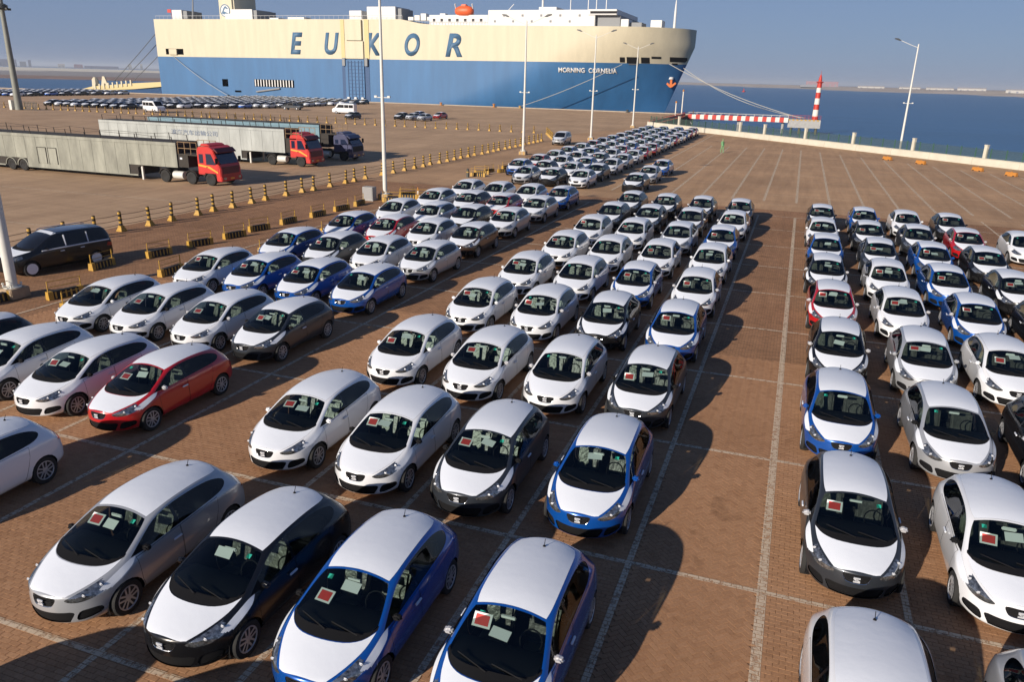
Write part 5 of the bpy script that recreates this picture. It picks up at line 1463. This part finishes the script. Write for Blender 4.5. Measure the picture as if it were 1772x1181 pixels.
S(MB().box(-.8, .9, -.8, .8, 1.1, 1.9).mesh('lifeboat_canopy', bpy.data.materials['lifeboat_orange'], True, bevel=.2), 'lifeboat_canopy', lb)
for x in (-103.4, -97.8):
    S(MB().tube([(x-SO.x, 3.4, 23.6-SO.z), (x-SO.x, 2.6, 27.5-SO.z), (x-SO.x, 1.6, 29.4-SO.z)], .22, 6).mesh('davit', M_WHITE), 'davit')
sbox(-92.4, -59.5, 233.2, 262.8, 23.2, 27.6, M_WHITE, 'bridge_house', .08)
sbox(-59.4, -52.4, 234.5, 261.5, 22.9, 26.2, M_SHIPGREY, 'bridge_front', .08); sbox(-61.5, -53.2, 232.9, 263.1, 26.2, 27.7, M_WHITE, 'bridge_wing', .08)  # grey on the bridge front stands in for its shadowed recess
sbox(-60.9, -53.15, 232.86, 232.9, 26.55, 27.2, M_HULLDARK, 'bridge_windows')
for k in range(10): sbox(-90.5+k*2.9, -89.9+k*2.9, 233.12, 233.2, 24.2+1.6*(k % 2), 24.8+1.6*(k % 2), M_SHIPGREY, 'porthole')
sbox(-77.4, -72.0, 236, 244, 27.6, 28.6, M_WHITE, 'radar_house')
S(MB().lathe([(.35, 27.6-SO.z), (.3, 33-SO.z)], 8, (-77.5-SO.x, 8, 0)).lathe([(.7, 31-SO.z), (.8, 31.6-SO.z), (.5, 32.2-SO.z)], 8, (-77.5-SO.x, 8, 0)).mesh('radar_mast', M_WHITE, True), 'radar_mast')
for x, h in ((-70, 34), (-64.5, 33), (-62, 34), (-59, 32)): S(MB().tube([(x-SO.x, 12, 27.5-SO.z), (x-SO.x, 12, h-SO.z)], .16, 6).mesh('aerial_mast', M_WHITE), 'aerial_mast')
S(MB().box(-69.9-SO.x, -67.5-SO.x, 11.97, 12.03, 32-SO.z, 33.4-SO.z).mesh('signal_flag', M_YEL), 'signal_flag')
S(MB().tube([(-88-SO.x, 6, 27.6-SO.z), (-86-SO.x, 6, 29.6-SO.z)], .12, 5).mesh('aerial_mast', M_WHITE), 'aerial_mast')
sbox(-52.2, -50.0, 234.5, 240, 22.9, 25.2, M_WHITE, 'deck_box', .05); sbox(-49.9, -46.5, 236, 243, 22.9, 24.4, M_SHIPGREY, 'windlass')
sbox(-44.4, -41.2, 238.5, 244, 22.8, 25.2, M_WHITE, 'deck_box', .05)
S(MB().lathe([(.42, 22.7-SO.z), (.35, 28-SO.z), (.15, 31-SO.z), (0, 31-SO.z)], 10, (-38.6-SO.x, 13, 0)).mesh('foremast', M_WHITE, True), 'foremast')
S(MB().box(-213.8-SO.x, -212.2-SO.x, 2.96, 3.04, 27.3-SO.z, 28.4-SO.z).tube([(-212.2-SO.x, 3, 25-SO.z), (-212.2-SO.x, 3, 28.5-SO.z)], .06, 5).mesh('ensign', M_RW_R), 'ensign')
# stern ramp lying on the quay, with its hoisting wires
rm = MB().prism([(-219-SO.x, 2.8-SO.z), (-219-SO.x, 4.3-SO.z), (-236-SO.x, 3.3-SO.z), (-256-SO.x, 1.7-SO.z), (-263-SO.x, .25-SO.z), (-256-SO.x, .05-SO.z), (-236-SO.x, 1.2-SO.z)], 6, 13, 'y').mesh('stern_ramp', M_CREAM2)
so = S(rm, 'stern_ramp')
for k in range(9): sbox(-255+k*2.2, -254.4+k*2.2, 237.7, 238.0, .6+.22*k, 2.4+.25*k, M_CREAM, 'ramp_girder', 0, so)
S(MB().lathe([(1.3, 1.0-SO.z), (1.1, 4.2-SO.z), (.5, 5-SO.z)], 8, (-255.5-SO.x, 7, 0)).mesh('ramp_post', M_CREAM, True), 'ramp_post', so)
S(MB().prism([(-252-SO.x, 2-SO.z), (-251-SO.x, 5.4-SO.z), (-250-SO.x, 5.4-SO.z), (-248.6-SO.x, 2-SO.z)], 6.2, 6.6, 'y').mesh('ramp_frame', M_CREAM), 'ramp_frame', so)
def rope(a, b, sag, r, m, label, nm='mooring_rope', group=None):
    a, b = Vector(a), Vector(b); t = thing(nm, label, 'rope', (a+b)/2, 0, group)
    pts = [a.lerp(b, k/10)-(a+b)/2-Vector((0, 0, sag*4*(k/10)*(1-k/10))) for k in range(11)]
    put('line', MB().tube(pts, r, 5).mesh('line', m), t)
    put('eye', MB().tube([pts[-1]+Vector((.4*math.cos(q), .4*math.sin(q), .0)) for q in np.linspace(0, 6.28, 9)], r*.9, 5).mesh('eye', m), t)
M_ROPE = mat('pale_rope', (.36, .35, .32), .9); M_WIRE = mat('dark_wire', (.10, .11, .12), .8)
for k, (p, q) in enumerate((((-217.4, 236, 23.5), (-246, 239, 4.0)), ((-217.4, 239, 22), (-244, 240, 3.6)), ((-217.4, 242, 20), (-240, 241, 3.4)))):
    rope(p, q, .4, .12, M_WIRE, 'dark hoisting wire from the ship stern down to the ramp, %s' % ('highest of three', 'middle of three', 'lowest of three')[k], 'hoisting_wire')
rope((-210.4, 231.6, 13.0), (-186.2, 229, .4), .8, .08, M_ROPE, 'pale mooring rope from the stern opening down to the quay')
rope((-50.4, 231.6, 13.0), (-80.0, 228.9, .5), .7, .08, M_ROPE, 'pale mooring rope from the bow openings back to the quay')
rope((-37.0, 231.6, 13.3), (-.6, 219, .7), 1.2, .09, M_ROPE, 'pale mooring rope from the bow to the beacon platform, upper of two')
rope((-34.0, 239.0, 12.4), (.2, 219.6, .7), 2.2, .09, M_ROPE, 'pale mooring rope from the bow to the beacon platform, lower of two')

# ---------------------------------------------------------------- sea haze
hz = bpy.data.materials.new('sea_haze'); hz.use_nodes = True
_h = hz.node_tree; _h.nodes.remove(_h.nodes['Principled BSDF'])
_v = _h.nodes.new('ShaderNodeVolumePrincipled'); _v.inputs['Color'].default_value = (.80, .88, 1, 1); _v.inputs['Density'].default_value = 1.1e-4; _v.inputs['Anisotropy'].default_value = .1
_h.links.new(_v.outputs[0], _h.nodes['Material Output'].inputs['Volume'])
kind(put('haze', MB().box(-17000, 15000, -4000, 23000, -7, 60).mesh('haze', hz)), 'stuff')
